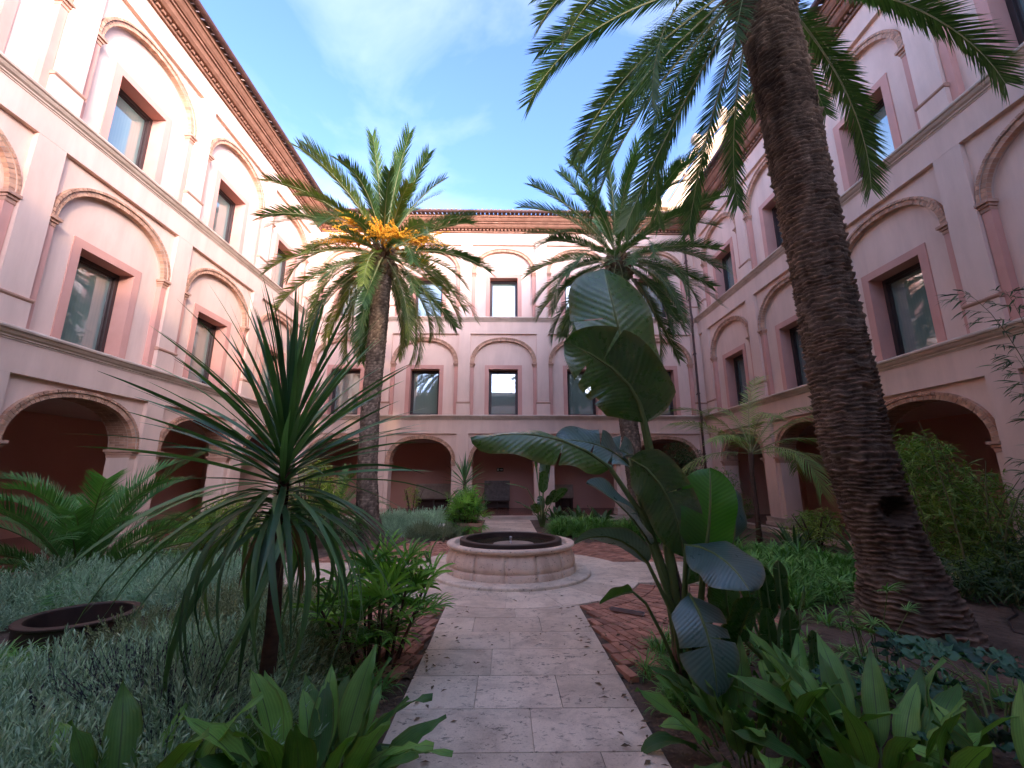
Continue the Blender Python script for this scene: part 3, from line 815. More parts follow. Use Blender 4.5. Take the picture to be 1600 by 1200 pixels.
wing_far = make_wing('pink arcaded wing straight behind the fountain, its exit sign under the middle arch', (-.1, YB, 0), 0, 5, -8.75, (-12.75, 12.75), (3.85, 3.85))
wing_left = make_wing('pink arcaded wing with sunlit upper storey behind the rusty steel ring', (-XW, -3.32, -.003), R(90), 6, 0, (-.62, 21.62), (.2, .9))
wing_right = make_wing('shaded pink arcaded wing behind the bamboo and the leaning palm trunk', (XW, 17.68, -.003), R(-90), 6, 0, (-.62, 21.62), (.9, .2))
wing_near = make_wing('unseen pink wing closing the courtyard behind the viewpoint, kept to two storeys for sky light', (0, -3.95, 0), R(180), 5, -8.75, (-12.75, 12.75), (3.85, 3.85), low=True)  # unseen wing, top storey left off so skylight reaches the garden

# downpipe in the corner
t = thing('drainpipe', 'dark brown drainpipe running down the corner beside the far wing', 'drainpipe', (8.42, 18.1, 0))
b = MB(); b.tube([(0, -.55, 13.62), (0, -.55, 13.45), (0, -.1, 13.1), (0, 0, 12.9), (0, 0, 8.9), (0, -.06, 8.7), (0, -.06, 8.4), (0, 0, 8.2), (0, 0, 4.5), (0, -.06, 4.3), (0, -.06, 3.95), (0, 0, 3.8), (0, 0, 0)], .05, 10); b.build('pipe', M['gutter'], t, smooth=True)
for z in (11.5, 9.6, 7.0, 5.2, 2.6):
    b = MB(); b.lathe([(.056, z-.03), (.068, z-.03), (.068, z+.03), (.056, z+.03)], 10); b.box((-.02, .05, z-.02), (.02, .2, z+.02)); b.build('bracket', M['gutter'], t)

# church gable rising behind
def church():
    t = thing('church_gable', 'ornate cream stone church gable with ball finials beyond the tiled roof', 'church', (0, 0, 0))
    Y = 27.0; b = MB()
    # stepped raking wall from low at x=11 up to x=19
    pts = [(10.4, 0), (10.4, 19.9), (11.2, 20.3), (14.6, 25.6), (18.2, 29.5), (22, 29.5), (22, 0)]
    n = len(pts); vs = [(x, Y, z) for x, z in pts]+[(x, Y+1.6, z) for x, z in pts]
    b.add(vs, [tuple(range(n)), tuple(range(n, 2*n))[::-1]]+[(i, n+i, n+(i+1)%n, (i+1)%n) for i in range(n)])
    b.build('gable_wall', M['church'], t)
    for k, (off, th, pr) in enumerate(((0.12, .34, .55), (-.38, .28, .32), (-.85, .16, .2))):
        b = MB()
        for (x0, z0), (x1, z1) in zip(pts[2:5], pts[3:6]):
            d = Vector((x1-x0, 0, z1-z0)).normalized(); nn = Vector((-d.z, 0, d.x))
            A = Vector((x0, 0, z0))+nn*off; B_ = Vector((x1, 0, z1))+nn*off
            vs = []
            for P_ in (A, B_):
                for q, y in ((0, -pr), (th, -pr*1.15), (th, .1), (0, .1)): vs.append((P_.x+nn.x*q, Y+y, P_.z+nn.z*q))
            b.add(vs, [(0,1,2,3), (7,6,5,4), (0,4,5,1), (1,5,6,2), (2,6,7,3), (3,7,4,0)])
        b.build('raking_cornice', M['church'], t)
    b = MB(); b.box((9.9, Y-.6, 18.7), (11.4, Y+.2, 19.2)); b.box((10.1, Y-.4, 19.2), (11.2, Y+.2, 20.1)); b.box((9.8, Y-.7, 20.1), (11.4, Y+.2, 20.45)); b.box((10.2, Y-.45, 15.5), (11.1, Y-.003, 18.7)); b.build('pedestal', M['church'], t)
    for i in range(7):                                    # carved rosettes along the gable
        b = MB(); x = 12.0+i*.95; z = 20.2+i*1.35-.5
        b.lathe([(.01, .16), (.16, .14), (.3, .05), (.42, .14), (.5, .0)], 12)
        v = [(x+p[0], Y-p[2], z-.9+p[1]) for p in b.v]; b.v = v; b.build('rosette', M['church'], t)
    for (x, z, s) in ((10.6, 20.45, .75), (12.75, 23.1, .85), (14.1, 25.3, .9), (16.3, 27.7, .9)):
        b = MB(); b.lathe([(.30*s, 0), (.34*s, .1*s), (.18*s, .22*s), (.13*s, .42*s), (.2*s, .5*s), (.36*s, .66*s), (.44*s, .9*s), (.40*s, 1.15*s), (.24*s, 1.35*s), (.07*s, 1.43*s), (.10*s, 1.5*s), (.01, 1.6*s)], 16)
        b.build('ball_finial', M['church'], t, smooth=True, loc=(x, Y-.15, z))
church()

# ------------------------------------------------------------------ things in the arcade
def grave(label, loc, w, h, z0, mat, tilt=R(12), group='grave slabs shown on stands in the arcade'):
    t = thing('grave_slab', label, 'stone slab', loc, 0, group)
    b = MB(); r = random.Random(3)
    nx, nz = 10, 8; vs = []
    for y, s in ((0, 1), (.16, 0)):
        for j in range(nz+1):
            for i in range(nx+1):
                x = -w/2+w*i/nx; z = h*j/nz; e = (i in (0, nx) or j in (0, nz))
                vs.append((x, y+s*(.012*noise.noise((x*5, z*5, w))+(.02 if e else 0)), z))
    q = (nx+1)*(nz+1)
    fs = [(j*(nx+1)+i, j*(nx+1)+i+1, (j+1)*(nx+1)+i+1, (j+1)*(nx+1)+i) for j in range(nz) for i in range(nx)]
    fs += [tuple(q+k for k in f[::-1]) for f in fs]
    for i in range(nx):
        fs += [(i+1, i, q+i, q+i+1), (nz*(nx+1)+i, nz*(nx+1)+i+1, q+nz*(nx+1)+i+1, q+nz*(nx+1)+i)]
    for j in range(nz):
        a, c = j*(nx+1), (j+1)*(nx+1); fs += [(a, c, q+c, q+a), (c+nx, a+nx, q+a+nx, q+c+nx)]
    b.add(vs, fs)
    o = b.build('slab', mat, t); o.location = (0, 0, z0); o.rotation_euler = (-tilt, 0, 0)
    s = MB(); s.box((-w/2+.04, .02, 0), (-w/2+.12, .55, z0+.02)); s.box((w/2-.12, .02, 0), (w/2-.04, .55, z0+.02)); s.box((-.04, .05, 0), (.04, .5, z0)); s.box((-w/2+.03, .0, z0-.06), (w/2-.03, .5, z0-.002)); s.box((-w/2+.12, .3, .05), (w/2-.12, .5, z0-.06))
    s.build('stand', M['wood'], t)
    return t
grave('wide brown grave slab on a dark stand under the arch beside the potted lady palm', (-3.5, 21.3, .12), 1.7, .72, .50, M['tomb'])
grave('dark grey tilted grave slab on four legs below the exit sign', (-.4, 21.3, .12), 1.25, .95, .42, M['tomb_dark'])
grave('brown grave slab half hidden behind the arcade pier past the small banana-like plant', (2.75, 21.3, .12), 1.15, .66, .52, M['tomb'])
t = thing('exit_sign', 'small dark green exit sign with white arrow on maroon wall', 'sign', (-.27, YB+3.9, 2.0))
b = MB(); b.box((-.17, -.03, -.09), (.17, -.001, .09)); b.build('plate', M['sign_green'], t)
b = MB(); b.box((-.02, -.034, -.014), (.09, -.031, .014)); b.add([(.08, -.034, .045), (.08, -.034, -.045), (.145, -.034, 0), (.08, -.031, .045), (.08, -.031, -.045), (.145, -.031, 0)], [(0,1,2), (0,3,4,1), (1,4,5,2), (2,5,3,0)])
b.box((-.14, -.034, -.06), (-.07, -.031, .06)); b.build('arrow', M['sign_white'], t)
# things under the shaded wing's arches
t = thing('display_stand', 'black box stand against the wall under the shaded arcade', 'stand', (12.0, 13.6, .12))
b = MB(); b.box((-.3, -.5, 0), (.3, .5, .75)); b.build('body', M['frame'], t); b = MB(); b.box((-.34, -.54, .75), (.34, .54, .80)); b.build('top', M['wood'], t)
t = thing('bronze_bust', 'dark bronze bust on a tall plinth under the shaded arcade', 'statue', (12.1, 15.0, .12))
b = MB(); b.box((-.22, -.22, 0), (.22, .22, 1.0)); b.box((-.26, -.26, 1.0), (.26, .26, 1.06)); b.build('plinth', M['frame'], t)
b = MB(); b.lathe([(.10, 1.06), (.14, 1.10), (.08, 1.18), (.19, 1.30), (.22, 1.42), (.16, 1.52), (.065, 1.57), (.06, 1.62), (.095, 1.68), (.11, 1.76), (.10, 1.84), (.05, 1.91), (.005, 1.93)], 16); b.build('head_and_shoulders', M['steel'], t, smooth=True)

# ------------------------------------------------------------------ fountain
def fountain():
    t = thing('fountain', 'round low travertine fountain with bowed basin and dark steel inner ring', 'fountain', (FC[0], FC[1], .031))
    b = MB(); b.lathe([(1.0, .055), (1.33, .055), (1.37, .05), (1.385, .035), (1.385, -.02)], 96); b.build('step_ring', M['travertine'], t, smooth=False)
    prof = [(1.14, .05), (1.142, .135), (1.13, .147), (1.105, .155), (1.11, .168), (1.125, .19), (1.128, .23), (1.118, .28), (1.10, .33), (1.075, .38), (1.05, .42), (1.045, .443)]
    ns = 14
    for k in range(ns):
        a0 = 2*PI*k/ns+.13+.0014; a1 = 2*PI*(k+1)/ns+.13-.0014; m_ = 7; vs = []
        pr = prof+[(.9, .443), (.9, .05)]
        for r, z in pr:
            for i in range(m_+1):
                a = a0+(a1-a0)*i/m_; vs.append((r*math.cos(a), r*math.sin(a), z))
        w = m_+1; n = len(pr)
        fs = [(r*w+i, r*w+i+1, (r+1)*w+i+1, (r+1)*w+i) for r in range(n-1) for i in range(m_)]
        fs += [tuple(r*w for r in range(n)), tuple(r*w+m_ for r in range(n))[::-1]]
        b = MB(); b.add(vs, fs); o = b.build('basin_block', M['fountain'], t)
        for i, p in enumerate(o.data.polygons): p.use_smooth = i < 11*m_
    b = MB(); b.lathe([(1.03, .436), (1.075, .438), (1.09, .444), (1.11, .456), (1.125, .470), (1.128, .488), (1.118, .504), (1.09, .512), (1.0, .512), (.985, .50), (.975, .40), (.965, .25)], 96); b.build('stone_rim', M['fountain'], t, smooth=True)
    b = MB(); b.lathe([(.90, .36), (.90, .552), (.885, .56), (.80, .56), (.79, .55), (.79, .33)], 96); b.build('steel_ring', M['steel'], t, smooth=False)
    b = MB(); b.lathe([(.97, .40), (.89, .40)], 72); b.lathe([(.005, .465), (.795, .465)], 72); b.build('water', M['water'], t)
    b = MB(); b.lathe([(.0, .469), (.34, .470), (.36, .467), (.36, .42)], 48); b.build('reflection_disc', M['tomb'], t, loc=(.05, -.05, 0))  # thin disc standing for the pale reflection on the water
    b = MB(); b.lathe([(.03, .465), (.03, .49), (.018, .50), (.018, .54), (.026, .545), (.026, .575), (.012, .585), (.0, .586)], 14); b.build('nozzle', M['lamp'], t, smooth=True)
fountain()

def steel_ring():
    t = thing('steel_planter', 'low rusty dark steel ring planter sunk among the grey lavender', 'planter', (-4.24, 4.72, 0), 0)
    b = MB(); b.lathe([(.46, -.05), (.46, .28), (.478, .29), (.478, .305), (.465, .31), (.40, .31), (.395, .30), (.395, .02), (.35, .0)], 72); b.build('ring', M['steel'], t, smooth=False)
    b = MB(); b.lathe([(.005, .10), (.2, .11), (.39, .09)], 40); b.build('soil_fill', M['soil'], t)
steel_ring()
t = thing('metal_channel', 'short grey metal bar lying on the red bricks beside the path', 'metal bar', (1.49, 5.65, .032), R(-34))
b = MB(); b.box((-.21, -.028, 0), (.21, -.020, .03)); b.box((-.21, .020, 0), (.21, .028, .03)); b.box((-.21, -.020, 0), (.21, .020, .012)); b.build('channel', M['lamp'], t)
b = MB(); b.tube([(5.9+.5*math.sin(k*.9), 6.3-.28*k, .05+.02*math.sin(k*2)) for k in range(9)], .012, 6)
tag(b.build('irrigation_hose', M['frame'], smooth=True), 'thin black irrigation hose lying on bare soil behind the leaning palm', 'hose')
def rock(loc, s, label):
    b = MB(); vs = []
    k = 12
    prof = [(math.sin(PI*i/8), math.cos(PI*i/8)) for i in range(9)]
    for r, z in prof:
        for j in range(k):
            w = 2*PI*j/k; p = Vector((r*math.cos(w)*1.3, r*math.sin(w), z*.75)); p *= s*(1+.25*noise.noise(p*1.7+Vector(loc))); vs.append(p)
    b.add(vs, [(i*k+j, i*k+(j+1)%k, (i+1)*k+(j+1)%k, (i+1)*k+j) for i in range(8) for j in range(k)])
    tag(b.build('rock', M['white_rock'], smooth=True, loc=loc), label, 'rock')
rock((-1.75, 12.7, .22), .17, 'pale round rock between the silvery shrubs and the potted lady palm')

# ------------------------------------------------------------------ plants: builders
def frond(L, e0, bend, nl, ll, seed, vang=28, w=.022, spread=52, droop=.07, petiole=.12, rr=.022, side=0.0, power=1.5):
    """pinnate palm frond along local +Y: e0 start elevation, bend total downward turn"""
    r = random.Random(seed); b = MB(); n = 16; pts = []; dirs = []; p = Vector((0, 0, 0)); sx = 0
    for i in range(n+1):
        s = i/n; a = e0-bend*s**power; d = Vector((math.sin(side*s*s), math.cos(a)*math.cos(side*s*s), math.sin(a)))
        pts.append(p.copy()); dirs.append(d.normalized()); p = p+d.normalized()*(L/n)
    b.tube(pts, [rr*(1.5 if i == 0 else 1)*(1-.88*i/n) for i in range(n+1)], 5, 1)
    def at(s):
        x = s*n; i = min(n-1, int(x)); f = x-i
        return pts[i].lerp(pts[i+1], f), dirs[i].lerp(dirs[i+1], f).normalized()
    for k in range(nl):
        s = petiole+(1-petiole)*(k+.5)/nl
        P, T = at(s); S = Vector((1, 0, 0)); S = (S-T*S.dot(T)).normalized(); U = S.cross(T).normalized()
        prof = (math.sin(PI*min(1, .12+.88*(1-s)**.62)))**.55 if s > .5 else min(1, .45+1.4*(s-petiole))
        prof = max(.16, min(1.0, prof))
        for sg in (-1, 1):
            fw = R(spread-22*s+r.uniform(-5, 5)); va = R(vang+r.uniform(-9, 9))
            D = (T*math.cos(fw)+(S*sg*math.cos(va)+U*math.sin(va))*math.sin(fw)).normalized()
            l = ll*prof*r.uniform(.86, 1.08); ww = w*(.7+.3*prof)
            B = D.cross(U).normalized()
            g = Vector((0, 0, -1))*l*droop*r.uniform(.6, 1.3)
            a_ = P; m_ = P+D*l*.45+g*.18; t_ = P+D*l+g
            b.add([a_-B*ww*.35, a_+B*ww*.35, m_+B*ww*.5, m_-B*ww*.5, t_], [(0,1,2,3), (3,2,4)], 0, [(.3,0),(.7,0),(.8,.5),(.2,.5),(.5,1)])
    return b

def strap(L, W, e0, bend, n=7, fold=.25, power=1.4, taper=.55, twist=0.0, base_w=.5, tipdrop=0.0):
    """strap leaf along local +Y with a folded midrib"""
    b = MB(); p = Vector((0, 0, 0)); vs = []; uv = []
    for i in range(n+1):
        s = i/n; a = e0-bend*s**power-tipdrop*max(0, s-.7)*3
        d = Vector((0, math.cos(a), math.sin(a))); U = Vector((0, -math.sin(a), math.cos(a)))
        w = W/2*(base_w+(1-base_w)*min(1, s/.3))*(1 if s < taper else max(0.02, (1-((s-taper)/(1-taper))**1.6)))
        tw = twist*s; S = Vector((math.cos(tw), 0, 0))+U*math.sin(tw)
        for u in (-1, 0, 1):
            vs.append(p+S*u*w+U*abs(u)*w*fold); uv.append((.5+u*.5, s))
        p = p+d*(L/n)
    fs = []
    for i in range(n):
        for j in range(2): fs.append((i*3+j, i*3+j+1, (i+1)*3+j+1, (i+1)*3+j))
    b.add(vs, fs, 0, uv); return b

def lance(L, W, pet, e0, bend, n=9, fold=.22, wavy=.02, seed=0):
    """lance-shaped leaf on a short stalk (local +Y)"""
    r = random.Random(seed); b = MB(); p = Vector((0, 0, 0)); vs = []; uv = []; pts = []
    tot = L+pet
    for i in range(n+4):
        s = i/(n+3); a = e0-bend*s**1.6
        d = Vector((0, math.cos(a), math.sin(a))); U = Vector((0, -math.sin(a), math.cos(a)))
        if s*tot <= pet: pts.append(p.copy())
        q = (s*tot-pet)/L
        if q >= -.02:
            q = max(0, q); w = W/2*max(.03, (math.sin(PI*min(1, q**.78)))**.85)
            ph = r.uniform(-1, 1)
            for u in (-1, -.5, 0, .5, 1):
                vs.append(p+Vector((u*w, 0, 0))+U*(abs(u)**1.3*w*fold+wavy*math.sin(q*9+u*2+ph)*abs(u))); uv.append((.5+u*.5, q))
        p = p+d*(tot/(n+3))
    m_ = len(vs)//5
    b.add(vs, [(i*5+j, i*5+j+1, (i+1)*5+j+1, (i+1)*5+j) for i in range(m_-1) for j in range(4)], 0, uv)
    if len(pts) >= 1:
        pts.append(Vector(vs[2])); b.tube(pts if len(pts) > 1 else pts, [.007]*len(pts), 5, 1)
    return b

def fan(seed, nseg=9, L=.30, W=.028, pet=.22):
    """lady-palm fan: stalk along +Y with splayed blunt fingers"""
    r = random.Random(seed); b = MB()
    b.tube([(0, 0, 0), (0, pet*.5, .02), (0, pet, .015)], [.005, .004, .004], 4, 1)
    for k in range(nseg):
        a = R(-95+190*(k+.5)/nseg+r.uniform(-5, 5)); l = L*r.uniform(.85, 1.1)*(1-.18*abs(math.sin(a)))
        q = strap(l, W*r.uniform(.85, 1.15), R(20+r.uniform(-8, 12)), R(60+r.uniform(-14, 18)), 5, .35, taper=.72, base_w=.35)
        m_ = Matrix.Translation((0, pet, .015)) @ Matrix.Rotation(-a, 4, 'Z')
        b.add([m_ @ Vector(v) for v in q.v], q.f, 0, q.uv)
    return b

def palm_trunk(secs, rows_h, nscar, depth, seed, hole=None, spr=8, sz=4):
    """secs: (z, cx, cy, r). overlapping leaf-base scars as real relief"""
    Z = [s[0] for s in secs]; z0, z1 = Z[0], Z[-1]; UV = []
    nr = int((z1-z0)/rows_h*sz); k = nscar*spr; V = []
    for i in range(nr+1):
        z = z0+(z1-z0)*i/nr
        cx, cy, r0 = (float(np.interp(z, Z, [s[j] for s in secs])) for j in (1, 2, 3))
        for j in range(k):
            w = 2*PI*j/k
            wob = .5*noise.noise((math.cos(w)*2.6, math.sin(w)*2.6, z*1.6+seed))+.35*noise.noise((math.cos(w)*7, math.sin(w)*7, z*3+seed))
            q = (z-z0)/rows_h+wob+1.6*noise.noise((seed, .3, z*1.7))+.8*noise.noise((seed, 4.3, z*5)); row = math.floor(q); f = q-row
            a = (w*nscar/(2*PI)+(row % 2)*.5+.25*noise.noise((row*3.1, seed, w)))
            tri = 1-abs(2*(a-math.floor(a))-1)
            rnd = noise.noise((row*7.7+seed, math.floor(a)*3.3, 2.1))
            d = depth*((f**1.6)*(.30+.9*tri)*(1+1.0*rnd)-.4)+depth*.55*noise.noise((math.cos(w)*3, math.sin(w)*3, z*4.2))+depth*.5*noise.noise((math.cos(w)*12, math.sin(w)*12, z*14))
            r = r0+d
            if hole:
                hz, hw, hr, hd = hole; e = 0; dz = (z-hz)/hr; dw = ((w-hw+PI) % (2*PI)-PI)*r0/hr
                e = math.exp(-(dz*dz*1.3+dw*dw)**2); r -= hd*e
                ed = math.exp(-((math.sqrt(dz*dz*1.3+dw*dw)-1.15)**2)*9); r += .03*ed
            V.append((cx+r*math.cos(w), cy+r*math.sin(w), z)); UV.append((min(1, max(0, .25+.5*d/depth-(1.2*e if hole else 0))), f))  # hole mask also darkens the colour, painting shade into the hollow
    V = np.array(V)
    i, j = np.meshgrid(np.arange(nr), np.arange(k), indexing='ij')
    F = np.stack([i*k+j, i*k+(j+1) % k, (i+1)*k+(j+1) % k, (i+1)*k+j], -1).reshape(-1, 4)
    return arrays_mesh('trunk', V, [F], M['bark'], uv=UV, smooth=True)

def boots_mb():
    b = MB(); b.add([(-.07, 0, 0), (.07, 0, 0), (.05, .16, .16), (-.05, .16, .16), (-.06, -.04, .03), (.06, -.04, .03), (.035, .10, .22), (-.035, .10, .22)],
                    [(0,1,2,3), (4,7,6,5), (0,4,5,1), (1,5,6,2), (2,6,7,3), (3,7,4,0)]); return b

def date_palm(label, loc, secs, crown, n, L, mat, seed, group='tall date palms', dates=0, rows_h=.095, nscar=10, depth=.020, hole=None, spr=6, sz=3, elev=(78, -48), ll=.42, nl=64, skip=None, rim=.3, wleaf=.026, rot=0.0):
    t = thing('date_palm', label, 'palm tree', loc, 0, group)
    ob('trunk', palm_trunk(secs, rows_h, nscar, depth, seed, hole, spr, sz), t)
    r = random.Random(seed); c = Vector(crown)
    R0 = secs[-1][3]
    var = [frond(L, 0, b_, nl, ll, seed*10+i, vang=v, w=wleaf, side=sd) for i, (b_, v, sd) in enumerate(((R(35), 34, .12), (R(58), 30, -.15), (R(80), 26, .2), (R(100), 22, -.1), (R(66), 28, .3)))]
    mv = [v.mesh('frond', [mat if i % 2 else M['frond'], M['rachis']]) for i, v in enumerate(var)]
    for i in range(n):
        f = (i+.5)/n
        az_ = rot+i*2.39996+r.uniform(-.15, .15); e = R(elev[0]+(elev[1]-elev[0])*f**.85+r.uniform(-7, 7))
        if skip and skip(az_, e): continue
        k = (0 if e > R(55) else r.choice((0, 1, 4)) if e > R(20) else r.choice((1, 2, 4)) if e > R(-15) else r.choice((0, 1, 1)))
        rad = R0*(.35+.65*f)
        p = c+Vector((math.sin(az_)*rad, math.cos(az_)*rad, .35*(1-f)-rim*f))
        ob('frond', mv[k], t, mat=aim(p, az_, e, r.uniform(.86, 1.08), r.uniform(-.35, .35)))
    bm = boots_mb(); mats = []
    for row in range(6):
        for k in range(12):
            a = 2*PI*(k+.5*(row % 2))/12; rr = R0*(1.02-.05*row)
            mats.append(Matrix.Translation(c+Vector((math.sin(a)*rr, math.cos(a)*rr, -.75+row*.15))) @ Matrix.Rotation(-a, 4, 'Z') @ Matrix.Rotation(r.uniform(-.2, .2), 4, 'X') @ Matrix.Scale(r.uniform(.8, 1.25), 4))
    stuff('leaf_bases', [(bm, mats)], M['boot'], t, smooth=False)
    for i in range(dates):
        a = rot+(2*PI*i/dates)+r.uniform(-.25, .25); b = MB()
        base = c+Vector((math.sin(a)*.2, math.cos(a)*.2, .15)); e0 = R(r.uniform(25, 72)); Ls = r.uniform(.95, 1.45)
        H = Vector((math.sin(a), math.cos(a), 0)); stalk = [base+H*Ls*s*math.cos(e0-.5*s)+Vector((0, 0, Ls*s*math.sin(e0-.7*s))) for s in (0, .33, .66, 1)]
        b.tube(stalk, [.028, .022, .018, .012], 5, 1)
        drop = MB(); k6 = 5
        drop.lathe([(0, .028), (.018, .012), (.019, -.010), (0, -.028)], k6)
        for q in range(50):
            st = stalk[2].lerp(stalk[3], r.random()) if q % 3 else stalk[1].lerp(stalk[2], r.random()); aa = r.uniform(0, 2*PI); ee = r.uniform(-.2, 1.1); l = r.uniform(.3, .58)
            d = Vector((math.cos(aa)*math.cos(ee), math.sin(aa)*math.cos(ee), math.sin(ee)))+H*.5
            pts = [st, st+d*l*.5+Vector((0, 0, -.03)), st+d*l+Vector((0, 0, -.22*l-.06))]
            b.tube(pts, [.006, .005, .004], 3, 0, cap=False)
            for z in range(11):
                s = .25+.75*z/10; pp = pts[0].lerp(pts[1], s*2) if s < .5 else pts[1].lerp(pts[2], s*2-1)
                o = Vector((r.uniform(-.02, .02), r.uniform(-.02, .02), r.uniform(-.02, .02)))
                b.add([pp+o+Vector(v) for v in drop.v], drop.f, 0)
        b.build('date_cluster', [M['date'], M['petiole']], t, kind='stuff')
    return t

# the big leaning palm at the right
date_palm('massive near palm with thick scarred trunk and a dark hollow low in its bark', (4.3, 4.95, 0),
          [(-.1, .12, 0, .62), (.0, .12, 0, .555), (.25, .09, 0, .47), (.6, .05, 0, .385), (.9, .0, 0, .33), (1.27, -.09, 0, .325), (2.0, -.22, 0, .345), (2.73, -.23, 0, .335), (3.97, -.28, 0, .315), (5.3, -.32, 0, .33), (6.8, -.36, 0, .335), (8.0, -.43, 0, .35), (8.6, -.44, 0, .375), (9.5, -.44, 0, .36)],
          (-.44, 0, 9.25), 60, 3.75, M['frond'], 21, rows_h=.052, nscar=8, depth=.036, hole=(1.30, R(-97), .15, .20), spr=10, sz=5, elev=(80, -44), ll=.50, nl=135, rim=.30, wleaf=.022, rot=.4, skip=lambda a, e: math.sin(a) > .25 and e < R(-26))
# fruiting palm beside the path
date_palm('tall palm with orange date clusters standing left of the fountain', (-3.74, 11.9, 0),
          [(-.1, .25, 0, .42), (.15, .20, 0, .36), (.6, .08, 0, .30), (1.7, -.02, 0, .27), (3.5, -.06, 0, .255), (5.0, -.02, 0, .26), (6.2, 0, 0, .27), (7.6, .0, 0, .285), (8.2, .0, 0, .27)],
          (0, 0, 8.25), 76, 3.15, M['frond_sun'], 5, dates=10, ll=.48, nl=110, elev=(84, -60), wleaf=.024)
# palm behind the big leaves
date_palm('tall palm without fruit rising behind the giant paddle leaves', (3.75, 12.6, 0),
          [(-.1, .3, 0, .45), (.15, .26, 0, .40), (.7, .16, 0, .32), (1.7, .04, 0, .27), (3.2, -.08, 0, .27), (5.0, -.12, 0, .28), (8.0, -.14, 0, .30), (8.5, -.14, 0, .28)],
          (-.14, 0, 8.55), 78, 3.35, M['frond'], 13, ll=.48, nl=110, elev=(74, -50), wleaf=.024, rot=1.1)

# small date palm without trunk
t = thing('young_palm', 'young bushy feather palm with arching fronds before the left arcade', 'palm', (-6.55, 7.15, 0))
var = [frond(2.4, 0, b_, 92, .42, 70+i, vang=30, w=.018, spread=54, droop=.08, rr=.016, side=sd) for i, (b_, sd) in enumerate(((R(45), .15), (R(65), -.2), (R(85), .1), (R(60), .35)))]
mv = [v.mesh('frond', [M['frond_fresh'], M['petiole']]) for v in var]
r = random.Random(4)
for i in range(38):
    e = R(84-64*(i/37)**.9+r.uniform(-6, 6)); a = i*2.39996+r.uniform(-.2, .2)
    ob('frond', r.choice(mv), t, mat=aim((.1*math.sin(a), .1*math.cos(a), .08), a, e, r.uniform(.8, 1.05), r.uniform(-.3, .3)))
b = MB(); b.lathe([(.2, -.1), (.19, .1), (.12, .3), (.02, .4)], 14); b.build('stump', M['boot'], t)

# feathery areca-like palm before the right corner
t = thing('slender_palm', 'slender feathery palm with drooping yellowish leaflets before the corner drainpipe', 'palm', (6.57, 11.5, 0))
b = MB(); b.tube([(0, 0, -.05), (.02, 0, .8), (0, 0, 1.7), (.05, 0, 2.3)], [.075, .06, .06, .07], 10); b.build('trunk', M['stem'], t, smooth=True)
var = [frond(2.85, 0, b_, 46, .50, 90+i, vang=12, w=.026, spread=60, droop=.55, rr=.017, side=sd) for i, (b_, sd) in enumerate(((R(55), .2), (R(80), -.2), (R(105), .2)))]
mv = [v.mesh('frond', [M['areca'], M['rachis']]) for v in var]
r = random.Random(8)
for i, (a, e) in enumerate(((-1.7, 38), (-1.2, 62), (-.4, 78), (.6, 76), (1.5, 58), (1.9, 30), (2.7, 40), (3.4, 48), (-2.4, 25), (1.2, 18), (-1.5, 8), (2.2, 5), (.1, 35), (3.0, 14))):
    ob('frond', mv[(i+(e < 30)) % 3], t, mat=aim((.05, 0, 2.25), a, R(e), r.uniform(.85, 1.05), r.uniform(-.3, .3)))
# young palms behind the strap-leaf plant
for k, (x, y, nm) in enumerate(((-4.9, 12.9, 'small bright feather palm half hidden behind the strap-leaved plant'), (-6.9, 10.4, 'low feathery palm tuft by the stone plinth of the left arcade'))):
    t = thing('young_palm', nm, 'palm', (x, y, 0))
    s = (1.9, 1.35)[k]
    mv = [frond(s, 0, R(b_), 34, .34, 120+i+k*7, vang=24, w=.022, droop=.15, rr=.012).mesh('frond', [M['areca'] if k else M['frond_fresh'], M['petiole']]) for i, b_ in enumerate((45, 75, 95))]
    for i in range(18):
        a = i*2.39996; ob('frond', mv[i % 3], t, mat=aim((0, 0, .5-.4*k), a, R(80-65*i/17), r.uniform(.8, 1.05), r.uniform(-.3, .3)))
    b = MB(); b.tube([(0, 0, -.05), (0, 0, .55-.4*k)], .07, 8); b.build('stump', M['boot'], t)

